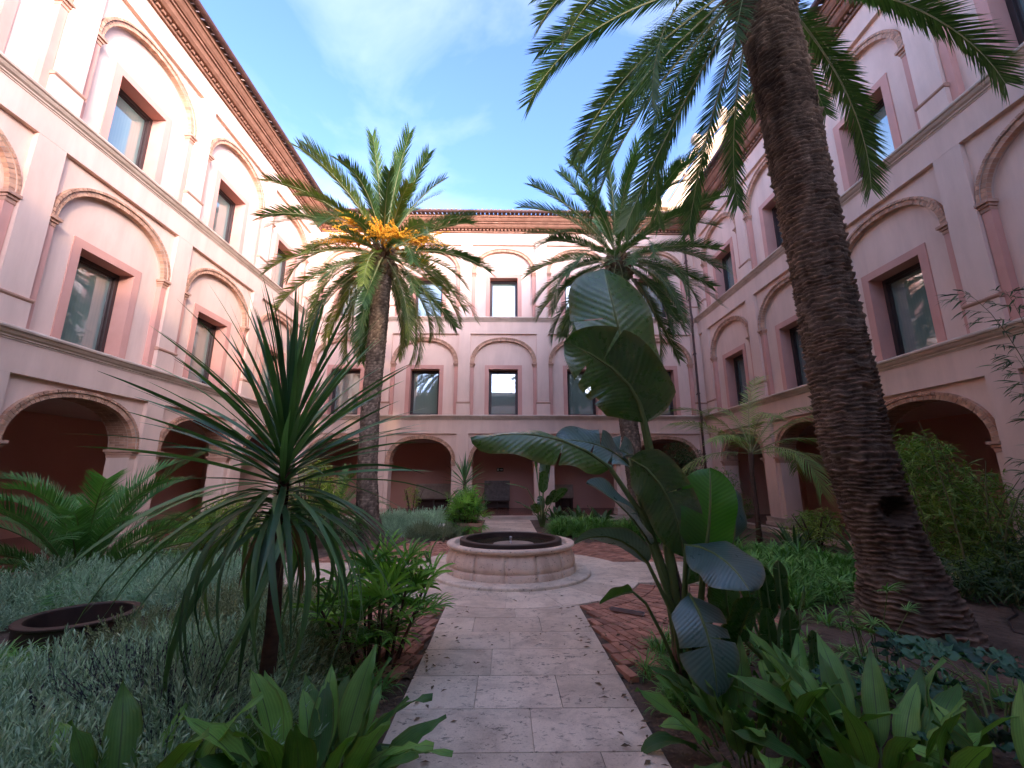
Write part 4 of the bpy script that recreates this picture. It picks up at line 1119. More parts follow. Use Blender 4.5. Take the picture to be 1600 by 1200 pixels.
# ------------------------------------------------------------------ strap-leaved dracaena at the left
def dracaena(label, loc, h0, h1, n, L, Wl, seed, rt, trunk_h=None, topm=1.0):
    t = thing('strap_leaf_plant', label, 'plant', loc, 0)
    r = random.Random(seed)
    b = MB(); b.tube([(0, 0, -.05), (.01, .0, h0*.5), (-.02, 0, h0), (-.03, 0, h1*.9)], [rt*1.25, rt, rt*.9, rt*.7], 12)
    nn = 60; b.build('trunk', M['stem'], t, smooth=True)
    cl = {}
    for i in range(n):
        f = (i+.5)/n                                     # 0 top .. 1 bottom
        z = h1-(h1-h0)*f**.9; a = i*2.39996+r.uniform(-.25, .25)
        e = 88-74*min(1, f/.62)-10*max(0, f-.62)/.38+r.uniform(-8, 8)
        bend = 6+26*f+r.uniform(-5, 9) if f < .60 else min(122, 34+320*(f-.60)+r.uniform(-22, 26))
        q = (int(bend/12), r.randrange(2))
        if q not in cl: cl[q] = strap(L, Wl, 0, R(q[0]*12+6), 9, .32, power=1.25 if q[0] < 4 else .6, taper=.35, twist=(-.5, .6)[q[1]], base_w=.62).mesh('leaf', M['drac'], True)
        s = (.84+.32*f)*r.uniform(.85, 1.1)*(topm if f < .25 else 1)
        ob('leaf', cl[q], t, mat=aim((-.03+rt*.7*math.sin(a), rt*.7*math.cos(a), z), a, R(e), s, r.uniform(-.4, .4)))
    dry = strap(.55, Wl*.8, 0, R(40), 7, .6, power=.6, taper=.4, twist=1.4).mesh('dry_leaf', M['dry'], True)
    for i in range(9):
        a = i*2.39996; ob('dry_leaf', dry, t, mat=aim((-.02+rt*.9*math.sin(a), rt*.9*math.cos(a), h0+.04*(i % 3)), a, R(-48+r.uniform(-10, 10)), r.uniform(.6, 1.1), r.uniform(-.5, .5)))
    return t
dracaena('dark strap-leaved plant on a thin trunk with drooping leaf skirt in front', (-1.59, 3.21, 0), 1.30, 2.12, 205, 1.14, .041, 3, .046, topm=1.06)
dracaena('small spiky strap-leaved plant rising behind the potted lady palm', (-1.28, 14.1, 0), 1.1, 1.75, 80, .85, .045, 6, .06)

# ------------------------------------------------------------------ banana-like paddle leaves
def bez(a, c, d, t): return a*(1-t)**2+c*2*t*(1-t)+d*t*t
def paddle(base, mid, tip, side, W, fold=.12, tears=(), seed=0, stalk=None, rs=.018, wave=.015, shape=(.62, .55), curl=0.0):
    """paddle leaf: midrib through base, mid, tip; side = blade direction; tears = (side, t) slits"""
    r = random.Random(seed); b = MB(); base, mid, tip = Vector(base), Vector(mid), Vector(tip); side = Vector(side)
    ctrl = mid*2-(base+tip)*.5; n = 26
    ts = [i/n for i in range(n+1)]
    def frame(t):
        p = bez(base, ctrl, tip, t); T = (bez(base, ctrl, tip, min(1, t+.01))-bez(base, ctrl, tip, max(0, t-.01))).normalized()
        S = (side-T*side.dot(T)).normalized(); return p, T, S, T.cross(S)
    def hw(t): return W/2*max(.015, min(1, (t/.16))**.55 if t < .16 else 1)*(1 if t < shape[0] else max(.0, 1-((t-shape[0])/(1-shape[0]))**2.2)**.6+.01)*(.86+.14*math.sin(PI*t))
    for sg in (-1, 1):
        cuts = sorted([int(t*n) for s_, t in tears if s_ == sg]); bounds = [0]+cuts+[n]
        for a, c in zip(bounds, bounds[1:]):
            if c <= a: continue
            vs = []; uv = []; tilt = r.uniform(-.5, .12) if cuts else 0; us = (0, .25, .5, .75, 1)
            for i in range(a, c+1):
                t = ts[i]; p, T, S, Nn = frame(t); w = hw(t)
                shrink = 0.0
                if i == a and a != 0: shrink = .07*W
                if i == c and c != n: shrink = -.05*W
                for u in us:
                    h = fold*w*u**1.4+wave*math.sin(t*13+sg*1.7+seed)*u*u*W*3+tilt*w*u*u*.5-curl*w*u**3
                    vs.append(p+S*sg*u*w*math.cos(.35*abs(fold)*u)+Nn*h+T*(shrink*u*.55+.10*w*u)); uv.append((.5+sg*u*.5, t))
            m_ = c-a+1
            fs = [(i*5+j, i*5+j+1, (i+1)*5+j+1, (i+1)*5+j) for i in range(m_-1) for j in range(4)]
            b.add(vs, fs if sg > 0 else [f[::-1] for f in fs], 0, uv)
    rib = [bez(base, ctrl, tip, t) for t in (0, .2, .4, .6, .8, .97)]
    pts = rib; rad = [rs, rs*.8, rs*.6, rs*.45, rs*.3, rs*.1]
    if stalk is not None:
        st = [Vector(p) for p in stalk]; pts = st+rib; m_ = len(st)
        rad = [rs*(1.9-.9*i/m_) for i in range(m_)]+rad
    # smooth the stalk
    b.tube(pts, rad, 7, 1)
    return b

SO = Vector((1.42, 3.74, 0))
t = thing('banana_like_plant', 'giant banana-like plant with huge paddle leaves beside the stone path', 'plant', SO)
def pleaf(*a, mat='strel', **k):
    b = paddle(*a, **k); b.v = [tuple(Vector(v)-SO) for v in b.v]
    b.build('leaf', [M[mat], M['petiole']], t, smooth=True)
# tallest leaf, folded along its midrib, seen from below
pleaf((1.22, 3.76, 2.16), (1.05, 3.70, 2.92), (.97, 3.86, 3.66), (1, .12, .18), .80, fold=.30, tears=((-1, .63),), seed=1, stalk=((1.43, 3.74, .05), (1.40, 3.76, .7), (1.33, 3.76, 1.4)), rs=.026, shape=(.80, .5), curl=.05)
pleaf((1.19, 3.60, 2.10), (.98, 3.52, 2.49), (.50, 3.48, 2.78), (.66, -.22, .70), .66, fold=-.2, tears=((-1, .48), (-1, .62), (-1, .80), (1, .7)), seed=2, stalk=((1.40, 3.70, .05), (1.37, 3.68, .7), (1.29, 3.63, 1.5)), rs=.024, shape=(.55, .5))
pleaf((.88, 3.62, 1.72), (.34, 3.44, 1.965), (-.27, 3.38, 1.93), (.05, -.75, -.72), .36, fold=-.55, tears=((1, .4), (-1, .3), (-1, .62)), seed=3, stalk=((1.40, 3.72, .05), (1.34, 3.70, .75), (1.16, 3.67, 1.30)), rs=.02, shape=(.6, .5), wave=.03)
pleaf((1.16, 3.92, 1.70), (.86, 3.86, 1.92), (.45, 3.95, 1.98), (.12, -.72, -.66), .50, fold=.22, tears=((1, .35), (1, .6), (-1, .5)), seed=4, stalk=((1.44, 3.78, .05), (1.42, 3.80, .8), (1.34, 3.86, 1.35)), rs=.018, wave=.02, mat='strel_blue')
pleaf((1.30, 4.00, 1.68), (1.16, 4.05, 1.86), (.94, 4.12, 1.93), (.3, -.70, -.62), .46, fold=.1, tears=((1, .5), (-1, .4), (-1, .7)), seed=14, stalk=((1.46, 3.80, .05), (1.46, 3.86, .8), (1.40, 3.94, 1.35)), rs=.018, mat='strel_blue')
pleaf((1.05, 3.62, 1.80), (1.30, 3.54, 1.52), (1.43, 3.60, 1.02), (.78, -.35, .42), .42, fold=.18, tears=((1, .5),), seed=5, stalk=((1.40, 3.72, .05), (1.30, 3.70, .9), (1.10, 3.66, 1.55)), rs=.018)
pleaf((1.16, 3.58, 1.12), (.92, 3.48, 1.42), (.63, 3.40, 1.60), (.2, -.80, -.55), .30, fold=.35, tears=((1, .45),), seed=6, stalk=((1.40, 3.70, .05), (1.34, 3.66, .6)), rs=.016, mat='strel_blue')
pleaf((1.10, 3.48, 1.00), (.80, 3.28, 1.21), (.48, 3.12, 1.20), (.2, -.55, .35), .24, fold=.2, seed=7, stalk=((1.40, 3.68, .05), (1.31, 3.60, .6)), rs=.014, mat='strel_blue')
pleaf((1.555, 3.50, 1.04), (1.60, 3.44, 1.38), (1.66, 3.50, 1.72), (1, -.15, .05), .42, fold=.16, seed=8, stalk=((1.44, 3.68, .05), (1.50, 3.60, .5)), rs=.02, mat='strel_fresh', shape=(.7, .5))
pleaf((1.40, 3.46, 1.135), (1.56, 3.26, 1.08), (1.64, 3.05, .90), (.95, .15, .14), .50, fold=-.12, seed=9, stalk=((1.44, 3.66, .05), (1.40, 3.62, .6)), rs=.016, shape=(.6, .5), wave=.01, mat='strel_blue')
pleaf((1.33, 3.30, .82), (1.36, 3.12, .60), (1.36, 3.06, .27), (1, .10, -.02), .40, fold=-.14, tears=((1, .36), (1, .52), (-1, .6)), seed=10, stalk=((1.43, 3.66, .05), (1.38, 3.52, .6)), rs=.015, shape=(.6, .5), wave=.01, mat='strel_blue')
pleaf((.95, 3.40, .815), (.82, 3.36, .80), (.68, 3.31, .755), (.2, -.6, .6), .13, fold=.5, seed=11, stalk=((1.40, 3.70, .05), (1.22, 3.60, .45), (1.06, 3.46, .72)), rs=.009)
pleaf((2.00, 3.92, 1.10), (2.03, 3.90, 1.34), (1.98, 3.94, 1.58), (1, .3, .1), .32, fold=.2, seed=12, stalk=((1.50, 3.78, .05), (1.72, 3.86, .5)), rs=.015, mat='strel_blue')
for i, (bx, mx_, tx, sd, w) in enumerate((((1.85, 3.82, .50), (1.83, 3.78, .72), (1.86, 3.8, .95), (1, .2, .1), .30), ((1.70, 3.5, .35), (1.75, 3.38, .62), (1.82, 3.3, .8), (1, .3, 0), .28), ((1.55, 3.9, .75), (1.72, 4.05, .95), (1.95, 4.2, .98), (.3, .3, .9), .28))):
    pleaf(bx, mx_, tx, sd, w, fold=.2, seed=30+i, stalk=((1.48, 3.76, .04), tuple(Vector((1.48, 3.76, .04)).lerp(Vector(bx), .6)+Vector((0, 0, .06)))), rs=.013)
b = MB(); b.tube([(0, 0, -.05), (-.01, 0, .3), (-.03, .01, .8), (-.06, .02, 1.2)], [.085, .075, .05, .02], 10)
b.tube([(.06, -.05, -.05), (.04, -.06, .4), (-.02, -.06, .9)], [.05, .04, .01], 8); b.tube([(-.05, -.06, -.05), (-.06, -.07, .3), (-.09, -.08, .7)], [.04, .03, .008], 8)
b.build('stem', M['stem'], t, smooth=True)

def small_paddles(label, loc, specs, seed, mat='strel'):
    r = random.Random(seed); t = thing('banana_like_plant', label, 'plant', loc)
    for i, (az_, h, out_, L, Wd, lean) in enumerate(specs):
        H = Vector((math.sin(az_), math.cos(az_), 0)); base = H*out_*.55+Vector((0, 0, h)); top = base+H*L*math.sin(lean)+Vector((0, 0, L*math.cos(lean)))
        mid = (base+top)*.5+Vector((0, 0, .06*L)); S = Vector((H.y, -H.x, .1)) if r.random() < .7 else Vector((1, .2, .1))
        tr = [(r.choice((-1, 1)), r.uniform(.3, .85)) for _ in range(r.randrange(0, 4))]
        paddle(base, mid, top, S, Wd, fold=.2, tears=tr, seed=seed+i, stalk=(Vector((H.x*.05, H.y*.05, 0)), H*out_*.25+Vector((0, 0, h*.6))), rs=.013).build('leaf', [M[mat], M['petiole']], t, smooth=True)
    return t
small_paddles('low dark paddle-leaved plant behind the giant leaves', (2.25, 3.95, 0),
              [(1.2, .50, .35, .42, .13, .05), (1.0, .44, .1, .44, .15, -.05), (-.6, .36, .2, .40, .17, .15), (-1.8, .30, .45, .36, .17, .2), (3.0, .25, .4, .36, .17, .1), (2.2, .36, .35, .42, .16, .25), (0.2, .45, .3, .4, .16, .1), (-2.6, .20, .3, .4, .18, .1), (2.7, .12, .6, .36, .15, .05), (-1.2, .5, .15, .36, .14, .0)], 41)
small_paddles('distant banana-like clump with torn leaves at the far end of the path', (1.26, 15.1, 0),
              [(-1.4, 1.55, .25, 1.2, .42, .05), (1.2, 1.6, .2, 1.15, .40, .12), (.5, 1.3, .3, .9, .4, .1), (-1.57, 1.25, .9, .8, .2, 1.35), (1.7, .8, .6, .7, .35, .9), (-1.9, .55, .7, .7, .3, 1.1), (2.6, .7, .5, .7, .3, .7), (-2.7, .45, .6, .6, .3, 1.0), (3.0, 1.1, .25, .8, .34, .3), (0, .5, .5, .6, .28, .6)], 61)

# ------------------------------------------------------------------ broad-leaved clumps
def clump(name, label, loc, n, L, Wd, pet, seed, mat='aspi', rad=.22, lo=35, hi=84, group=None, cat='plant', spec=None, dup_var=8):
    r = random.Random(seed); t = thing(name, label, cat, loc, 0, group)
    mv = [lance(L, Wd, pet, 0, R(b_), seed=seed+i, fold=f).mesh('leaf', [M[mat], M['petiole']], True) for i, (b_, f) in enumerate(((28, .25), (48, .2), (70, .15), (90, .28), (40, .35), (60, .1)))]
    for i in range(n):
        f = (i+.5)/n; a = i*2.39996+r.uniform(-.4, .4); rr = rad*math.sqrt(r.random())
        e = R(hi-(hi-lo)*f+r.uniform(-8, 8))
        ob('leaf', r.choice(mv[:2]+mv[4:5]) if f < .4 else r.choice(mv), t, mat=aim((rr*math.sin(a), rr*math.cos(a), -.02), a, e, r.uniform(.72, 1.12), r.uniform(-.5, .5)))
    return t
clump('broad_leaf_clump', 'broad-leaved green clump overlapping the near left edge of the path', (-.98, 2.60, 0), 46, .50, .15, .15, 3, rad=.20)
clump('broad_leaf_clump', 'broad leaves poking up among the grey lavender at the lower left', (-1.72, 2.28, 0), 20, .50, .15, .16, 8, rad=.26)
clump('broad_leaf_clump', 'sparse broad-leaved clump hugging the base of the thin strap-leaf trunk', (-1.25, 2.36, 0), 12, .42, .12, .12, 9, rad=.15)
clump('broad_leaf_clump', 'dense broad-leaved clump below the giant paddle leaves beside the path', (1.52, 2.98, 0), 40, .46, .13, .14, 14, rad=.26)
clump('broad_leaf_clump', 'tall broad pointed leaves standing at the lower right', (1.98, 2.62, 0), 34, .56, .135, .18, 19, rad=.30, lo=50)
clump('broad_leaf_clump', 'few upright pointed leaves nearest the right corner', (2.45, 2.32, 0), 16, .46, .12, .16, 23, rad=.30, lo=55)
clump('broad_leaf_clump', 'leafy clump next to the low dark paddle plant', (2.02, 3.35, 0), 22, .40, .10, .12, 33, rad=.3, lo=40)
# dark strap clumps in the right-hand bed, and the row along the far arcade
for k, (x, y, nm) in enumerate(((6.3, 9.7, 'dark strap-leaved clump before the shaded arcade step'), (7.0, 8.7, 'dark strap clump behind the massive trunk'), (5.5, 10.9, 'strap-leaved clump at the foot of the slender feathery palm'))):
    t = thing('strap_clump', nm, 'plant', (x, y, 0)); r = random.Random(50+k)
    mv = [strap(.85, .055, 0, R(b_), 7, .25, taper=.6).mesh('leaf', M['clivia'], True) for b_ in (40, 70, 100)]
    for i in range(38):
        a = i*2.39996; ob('leaf', mv[i % 3], t, mat=aim((.15*math.sin(a), .15*math.cos(a), 0), a, R(80-48*i/37+r.uniform(-8, 8)), r.uniform(.75, 1.15)))
for k in range(7):
    clump('edging_plant', ('leafy edging plant in the row below the far arcade beside the fruiting palm', 'pale edged plant behind the silvery shrubs')[k > 3] if False else ['edging plant nearest the fruiting palm in the row along the far arcade', 'second edging plant from the fruiting palm along the far arcade', 'third edging plant from the fruiting palm along the far arcade', 'fourth edging plant, midway along the row before the far arcade', 'fifth edging plant from the fruiting palm along the far arcade', 'sixth edging plant, near the pale rock along the far arcade', 'last edging plant of the row, just behind the potted lady palm'][k],
          (-4.6+k*.47, 15.0+.25*math.sin(k*2.1), 0), 20, .50, .15, .15, 80+k, mat='clivia' if k % 3 else 'aspi', rad=.15, lo=30, group='edging plants along the far arcade')
for k, (x, y) in enumerate(((2.6, 15.6), (3.2, 15.1), (1.9, 16.0))):
    clump('edging_plant', ['dark edging plant beneath the half hidden grave slab', 'dark edging plant at the foot of the fruitless palm', 'dark edging plant beside the distant banana-like clump'][k], (x, y, 0), 22, .55, .16, .18, 95+k, mat='clivia', rad=.2, lo=30, group='edging plants along the far arcade')

# ------------------------------------------------------------------ lady palms
def lady_palm(label, loc, nst, h, spread, seed, nf=5, L=.30, mat='rhapis'):
    r = random.Random(seed); t = thing('lady_palm', label, 'palm', loc)
    mv = [fan(seed+i, n_, L) .mesh('leaf', [M[mat], M['petiole']]) for i, n_ in enumerate((8, 9, 10, 7))]
    for i in range(nst):
        a = i*2.39996; rr = spread*.35*math.sqrt((i+.5)/nst); lean = spread*.5*(i+.5)/nst; hh = h*r.uniform(.55, 1.0)*(1-.35*(i/nst))
        p0 = Vector((rr*math.sin(a), rr*math.cos(a), -.03)); p1 = p0+Vector((lean*math.sin(a), lean*math.cos(a), hh))
        b = MB(); b.tube([p0, p0.lerp(p1, .5)+Vector((0, 0, .03)), p1], [.013, .012, .011], 6); b.build('stem', M['stem'], t)
        for k in range(nf):
            s = 1-.14*k-.02*r.random(); p = p0.lerp(p1, s); aa = a+k*2.4+r.uniform(-.4, .4)
            ob('leaf', r.choice(mv), t, mat=aim(p, aa, R(62-15*k+r.uniform(-10, 10)), r.uniform(.8, 1.15), r.uniform(-.3, .3)))
    return t
lady_palm('bright green lady palm with fan leaves overhanging the plaza on the left', (-1.17, 4.3, 0), 17, .86, .66, 5, nf=5, L=.33)
lady_palm('bushy lady palm at the path end in front of the middle arch', (-1.16, 13.0, .1), 26, .95, .62, 15, nf=7, L=.36)
t = thing('pot', 'brown square planting pot half hidden under the bushy lady palm', 'pot', (-1.0, 13.0, .02))
b = MB(); b.add([(-.30,-.30,0),(.30,-.30,0),(.30,.30,0),(-.30,.30,0),(-.36,-.36,.34),(.36,-.36,.34),(.36,.36,.34),(-.36,.36,.34),(-.31,-.31,.34),(.31,-.31,.34),(.31,.31,.34),(-.31,.31,.34),(-.30,-.30,.28),(.30,-.30,.28),(.30,.30,.28),(-.30,.30,.28)],
      [(0,1,5,4),(1,2,6,5),(2,3,7,6),(3,0,4,7),(4,5,9,8),(5,6,10,9),(6,7,11,10),(7,4,8,11),(8,9,13,12),(9,10,14,13),(10,11,15,14),(11,8,12,15),(12,13,14,15)]); b.build('body', M['capital'], t)

# ------------------------------------------------------------------ ground cover and soft shrubs
def sprig(h, nl, ll, w, seed, spread=55, m=0):
    """upright stem with many narrow leaves"""
    r = random.Random(seed); b = MB()
    top = Vector((r.uniform(-.03, .03), r.uniform(-.03, .03), h))
    b.add([(-.002, 0, 0), (.002, 0, 0), top+Vector((.001, 0, 0)), top-Vector((.001, 0, 0))], [(0,1,2,3)], m)
    for i in range(nl):
        s = .2+.8*i/nl; a = i*2.39996+r.uniform(-.3, .3); e = R(90-spread*(1.1-s*.7)+r.uniform(-12, 12))
        p = top*s; d = Vector((math.sin(a)*math.cos(e), math.cos(a)*math.cos(e), math.sin(e))); q = Vector((math.cos(a), -math.sin(a), 0))
        l = ll*(1-.45*s)*r.uniform(.8, 1.2)
        b.add([p-q*w*.3, p+q*w*.3, p+d*l*.5+q*w*.5, p+d*l*.5-q*w*.5, p+d*l+Vector((0, 0, -.1*l))], [(0,1,2,3), (3,2,4)], m)
    return b

def mound(pts, n, seed, hfun, jit=.4, smin=.6, smax=1.4):
    """n upright placements over a list of (x, y, r) discs, leaning outwards"""
    r = random.Random(seed); ms = []; tot = sum(p[2]**2 for p in pts)
    for (x, y, rad) in pts:
        for _ in range(int(n*rad*rad/tot)):
            q = math.sqrt(r.random()); a = r.uniform(0, 2*PI); px, py = x+rad*q*math.sin(a), y+rad*q*math.cos(a); hb = 1+.8*noise.noise((px*2.3, py*2.3, seed))
            z = hfun*(1-q*q)*.62*hb-.03
            ms.append(Matrix.Translation((px, py, z)) @ Matrix.Rotation(-a, 4, 'Z') @ Matrix.Rotation(-(q*.9+r.uniform(-jit, jit)), 4, 'X') @ Matrix.Rotation(r.uniform(0, 6.28), 4, 'Z') @ Matrix.Scale(r.uniform(smin, smax), 4))
    return ms

lav = [sprig(.30, 30, .072, .0075, i, 52) for i in range(5)]
spk = [sprig(.34, 7, .03, .008, 40+i, 30, 1) for i in range(2)]
def lavender(name, label, discs, n, seed, h=.28, spikes=0):
    ms_ = mound(discs, n, seed, h)
    parts = [(lav[i], ms_[i::5]) for i in range(5)]
    if spikes: parts.append((spk[0], mound(discs[:spikes], 1100, seed+1, h*1.1)))
    # woody under-mound so that gaps read dark
    o = stuff(name, parts, [M['lavender'], M['lav_dark']])
    return tag(o, label, 'shrub')
lavender('lavender', 'grey green lavender covering the near left bed', [(-3.1, 3.4, .52), (-2.55, 3.75, .55), (-2.35, 3.05, .55), (-2.9, 2.85, .5), (-2.0, 2.55, .42), (-3.75, 3.15, .42), (-2.55, 2.35, .4), (-1.95, 3.45, .42), (-1.55, 2.75, .35), (-3.35, 2.35, .5)], 2700, 3, .22)
r = random.Random(15); ds = []
while len(ds) < 26:
    x, y = r.uniform(-3.9, -1.7), r.uniform(2.1, 4.15)
    if math.hypot(x+4.24, y-4.72) < .75 or math.hypot(x+1.59, y-3.21) < .3 or (abs(x+.9*y) < .5 and y > 2.4) or math.hypot(x+1.75, y-2.35) < .5: continue
    ds.append((x, y, r.uniform(.16, .30)))
lavender('lavender', 'rounded silvery lavender mounds standing up from the near left bed', ds, 2600, 23, .36)
lavender('lavender', 'purplish faded lavender patch in the middle of the left bed', [(-2.3, 3.25, .42), (-2.0, 2.95, .32), (-2.75, 3.2, .25)], 260, 13, .3, spikes=3)
lavender('lavender', 'silvery blue lavender mound behind the rusty steel ring', [(-5.1, 5.7, .50), (-4.5, 6.1, .45), (-5.8, 6.0, .45), (-5.0, 6.5, .4), (-4.0, 5.9, .38), (-5.6, 5.2, .36), (-6.3, 5.5, .45)], 2600, 5, .42)
lavender('lavender', 'low grey lavender band further back by the young palm', [(-4.2, 7.0, .42), (-3.7, 6.6, .36), (-4.9, 7.1, .4), (-5.6, 6.9, .4)], 1100, 7, .34)
lavender('lavender', 'silvery green shrubs on the far side of the brick paving', [(-2.5, 12.9, .50), (-3.0, 12.7, .5), (-2.0, 13.1, .42), (-3.5, 12.9, .45), (-2.9, 13.4, .5), (-2.2, 13.6, .4), (-3.8, 12.2, .4)], 2300, 9, .62)
fine = [sprig(.26, 26, .040, .007, 60+i, 60) for i in range(4)]
def santolina(label, discs, n, seed, h):
    ms_ = mound(discs, n, seed, h, .5)
    return tag(stuff('fine_shrub', [(fine[i], ms_[i::4]) for i in range(4)], [M['santolina'], M['lav_dark']]), label, 'shrub')
santolina('olive green feathery mound beside the strap-leaved trunk', [(-2.75, 4.75, .55), (-2.2, 4.4, .50), (-3.1, 5.3, .45), (-2.5, 5.4, .42), (-1.75, 3.95, .38), (-3.3, 4.4, .4), (-2.0, 4.95, .38)], 3600, 11, .34)
santolina('dull green low mound in front of the pale rock', [(-1.65, 12.3, .36), (-2.2, 12.2, .36), (-1.4, 12.7, .26)], 1300, 12, .3)

def tuft(n, L, Wd, seed, lo=20, hi=82, bend=(60, 120)):
    r = random.Random(seed); b = MB()
    for i in range(n):
        q = strap(L*r.uniform(.7, 1.1), Wd, 0, R(r.uniform(*bend)), 5, .25, taper=.45); a = r.uniform(0, 2*PI)
        m_ = aim((.02*math.sin(a), .02*math.cos(a), 0), a, R(r.uniform(lo, hi)))
        b.add([m_ @ Vector(v) for v in q.v], q.f, 0, q.uv)
    return b
tufts = [tuft(26, .42, .020, i) for i in range(4)]
def ribbon_cover(label, polys, n, seed, s=(.75, 1.2), z=.1):
    r = random.Random(seed); ms_ = []; tot = sum(p[2]*p[3] for p in polys)
    for (x, y, a, b_) in polys:
        for _ in range(int(n*a*b_/tot)):
            q = math.sqrt(r.random()); w = r.uniform(0, 2*PI)
            ms_.append(Matrix.Translation((x+a*q*math.cos(w), y+b_*q*math.sin(w), z*(1-q)*r.random())) @ Matrix.Rotation(r.uniform(0, 6.28), 4, 'Z') @ Matrix.Scale(r.uniform(*s), 4))
    return tag(stuff('ribbon_grass', [(tufts[i], ms_[i::4]) for i in range(4)], M['lirio']), label, 'ground cover')
ribbon_cover('bright ribbon-leaved ground cover between the brick paving and the massive trunk', [(4.3, 7.2, 1.1, .9), (3.9, 6.35, .6, .55), (5.3, 8.0, 1.0, .8), (4.9, 8.8, .9, .6), (6.2, 7.6, .7, .7)], 330, 3, z=.25)
ribbon_cover('ribbon-leaved ground cover heaped at the far right of the fountain', [(2.6, 12.9, .95, .7), (3.5, 12.3, .7, .6), (2.0, 13.4, .7, .6), (1.75, 12.75, .4, .45), (4.2, 11.6, .6, .6)], 300, 5, z=.45, s=(.9, 1.4))
ribbon_cover('small green grass tufts along the right edge of the path', [(1.35, 3.95, .22, .35), (1.55, 4.45, .2, .25), (1.22, 3.5, .12, .3), (2.2, 4.6, .4, .35)], 46, 8, (.35, .7), z=.03)
ribbon_cover('scattered grass tufts on the bare soil before the massive trunk', [(3.0, 4.3, .5, .4), (3.4, 3.7, .6, .3), (2.7, 4.8, .35, .3), (3.6, 5.3, .3, .25)], 34, 18, (.35, .8), z=.0)
ribbon_cover('green grassy tufts growing through the lavender at the left edge', [(-3.65, 3.3, .35, .3), (-4.2, 4.0, .3, .25)], 40, 38, (.6, 1.0), z=.12)
ribbon_cover('thin grass tufts fringing the near left edge of the path', [(-1.05, 3.6, .14, .35), (-1.15, 3.1, .2, .3), (-1.5, 4.0, .25, .3)], 26, 28, (.4, .8), z=.02)

# umbrella sedge and low dark-leaved shrub at the right
t = thing('umbrella_sedge', 'thin umbrella sedge stalks in front of the massive trunk', 'plant', (3.05, 3.85, 0)); r = random.Random(2)
mv = [fan(200+i, 14, .16, .010, .01).mesh('leaf_whorl', [M['lirio'], M['petiole']]) for i in range(2)]
for i in range(9):
    a = r.uniform(0, 6.28); p1 = Vector((.22*math.sin(a)*r.random()*1.6, .22*math.cos(a)*r.random()*1.6, r.uniform(.35, .75)))
    b = MB(); b.tube([(p1.x*.4, p1.y*.4, -.02), p1*.6+Vector((0, 0, .05)), p1], [.005, .004, .004], 5); b.build('stalk', M['petiole'], t)
    for q in range(2): ob('leaf_whorl', mv[q], t, mat=aim(p1, r.uniform(0, 6.28), R(25), r.uniform(.7, 1.1)))
def hand_leaf(seed):
    r = random.Random(seed); b = MB(); b.tube([(0, 0, 0), (0, .12, .02), (0, .24, .0)], .004, 4, 1)
    for k in range(7):
        a = R(-110+220*k/6+r.uniform(-6, 6)); q = lance(.20*r.uniform(.8, 1.1)*(1-.25*abs(a)/2), .05, 0.005, R(12), R(40), 5, seed=seed+k)
        m_ = Matrix.Translation((0, .24, 0)) @ Matrix.Rotation(-a, 4, 'Z'); b.add([m_ @ Vector(v) for v in q.v], q.f, 0, q.uv)
    return b
mvh = [hand_leaf(300+i*11).mesh('leaf', [M['fatsia'], M['petiole']], True) for i in range(3)]
def hand_shrub(label, loc, n, h, sp, seed):
    r = random.Random(seed); t = thing('hand_leaf_shrub', label, 'shrub', loc)
    for i in range(n):
        a = i*2.39996; rr = sp*math.sqrt((i+.5)/n); p = Vector((rr*.6*math.sin(a), rr*.6*math.cos(a), h*(1-.6*(i/n))*r.uniform(.75, 1.05)))
        b = MB(); b.tube([(p.x*.2, p.y*.2, -.02), (p.x*.7, p.y*.7, p.z*.6), p], [.008, .006, .005], 5); b.build('stem', M['petiole'], t)
        ob('leaf', r.choice(mvh), t, mat=aim(p, a+r.uniform(-.5, .5), R(r.uniform(-10, 25)), r.uniform(.8, 1.3), r.uniform(-.3, .3)))
hand_shrub('dark teal hand-leaved shrub filling the lower right corner', (3.1, 3.05, 0), 20, .40, .60, 3)
hand_shrub('small teal hand-leaved shrub creeping over soil by the tall pointed leaves', (2.5, 2.95, 0), 7, .26, .34, 9)

# ------------------------------------------------------------------ bamboo and leafy shrubs
def blade_mb(L, Wd, seed):
    q = strap(L, Wd, 0, R(45), 3, .2, taper=.3, base_w=.5); return q
blades = [blade_mb(.13, .015, 0), blade_mb(.17, .018, 1), blade_mb(.10, .012, 2)]
def leaf_cloud(r, cents, n, shell=.0, s=(.7, 1.3), down=.2):
    out_ = []; tot = sum(c[3]*c[4] for c in cents)
    for (x, y, z, a, h) in cents:
        for _ in range(int(n*a*h/tot)):
            d = Vector((r.gauss(0, 1), r.gauss(0, 1), r.gauss(0, 1))).normalized()*(r.random()**.45)
            p = Vector((x+d.x*a, y+d.y*a, z+d.z*h)); k = 3
            az0 = r.uniform(0, 2*PI)
            for q in range(k):
                out_.append(aim(p, az0+r.uniform(-1, 1), R(r.uniform(-50, 40)-down*40), r.uniform(*s), r.uniform(-1, 1)))
    return out_
def bamboo(label, loc, canes, cents, n, seed, mat='bamboo', cat='bamboo', name='bamboo'):
    r = random.Random(seed); t = thing(name, label, cat, loc)
    for (x, y, h, lx, ly) in canes:
        b = MB(); pts = [(x+lx*s*s, y+ly*s*s, h*s*(1-.12*s*s)-.03) for s in (0, .25, .5, .75, 1)]; b.tube(pts, [.014, .013, .011, .008, .004], 6)
        b.build('cane', M['cane'], t)
    ms_ = leaf_cloud(r, cents, n)
    stuff('foliage', [(blades[i], ms_[i::3]) for i in range(3)], M[mat], t, smooth=False)
    return t
r = random.Random(77)
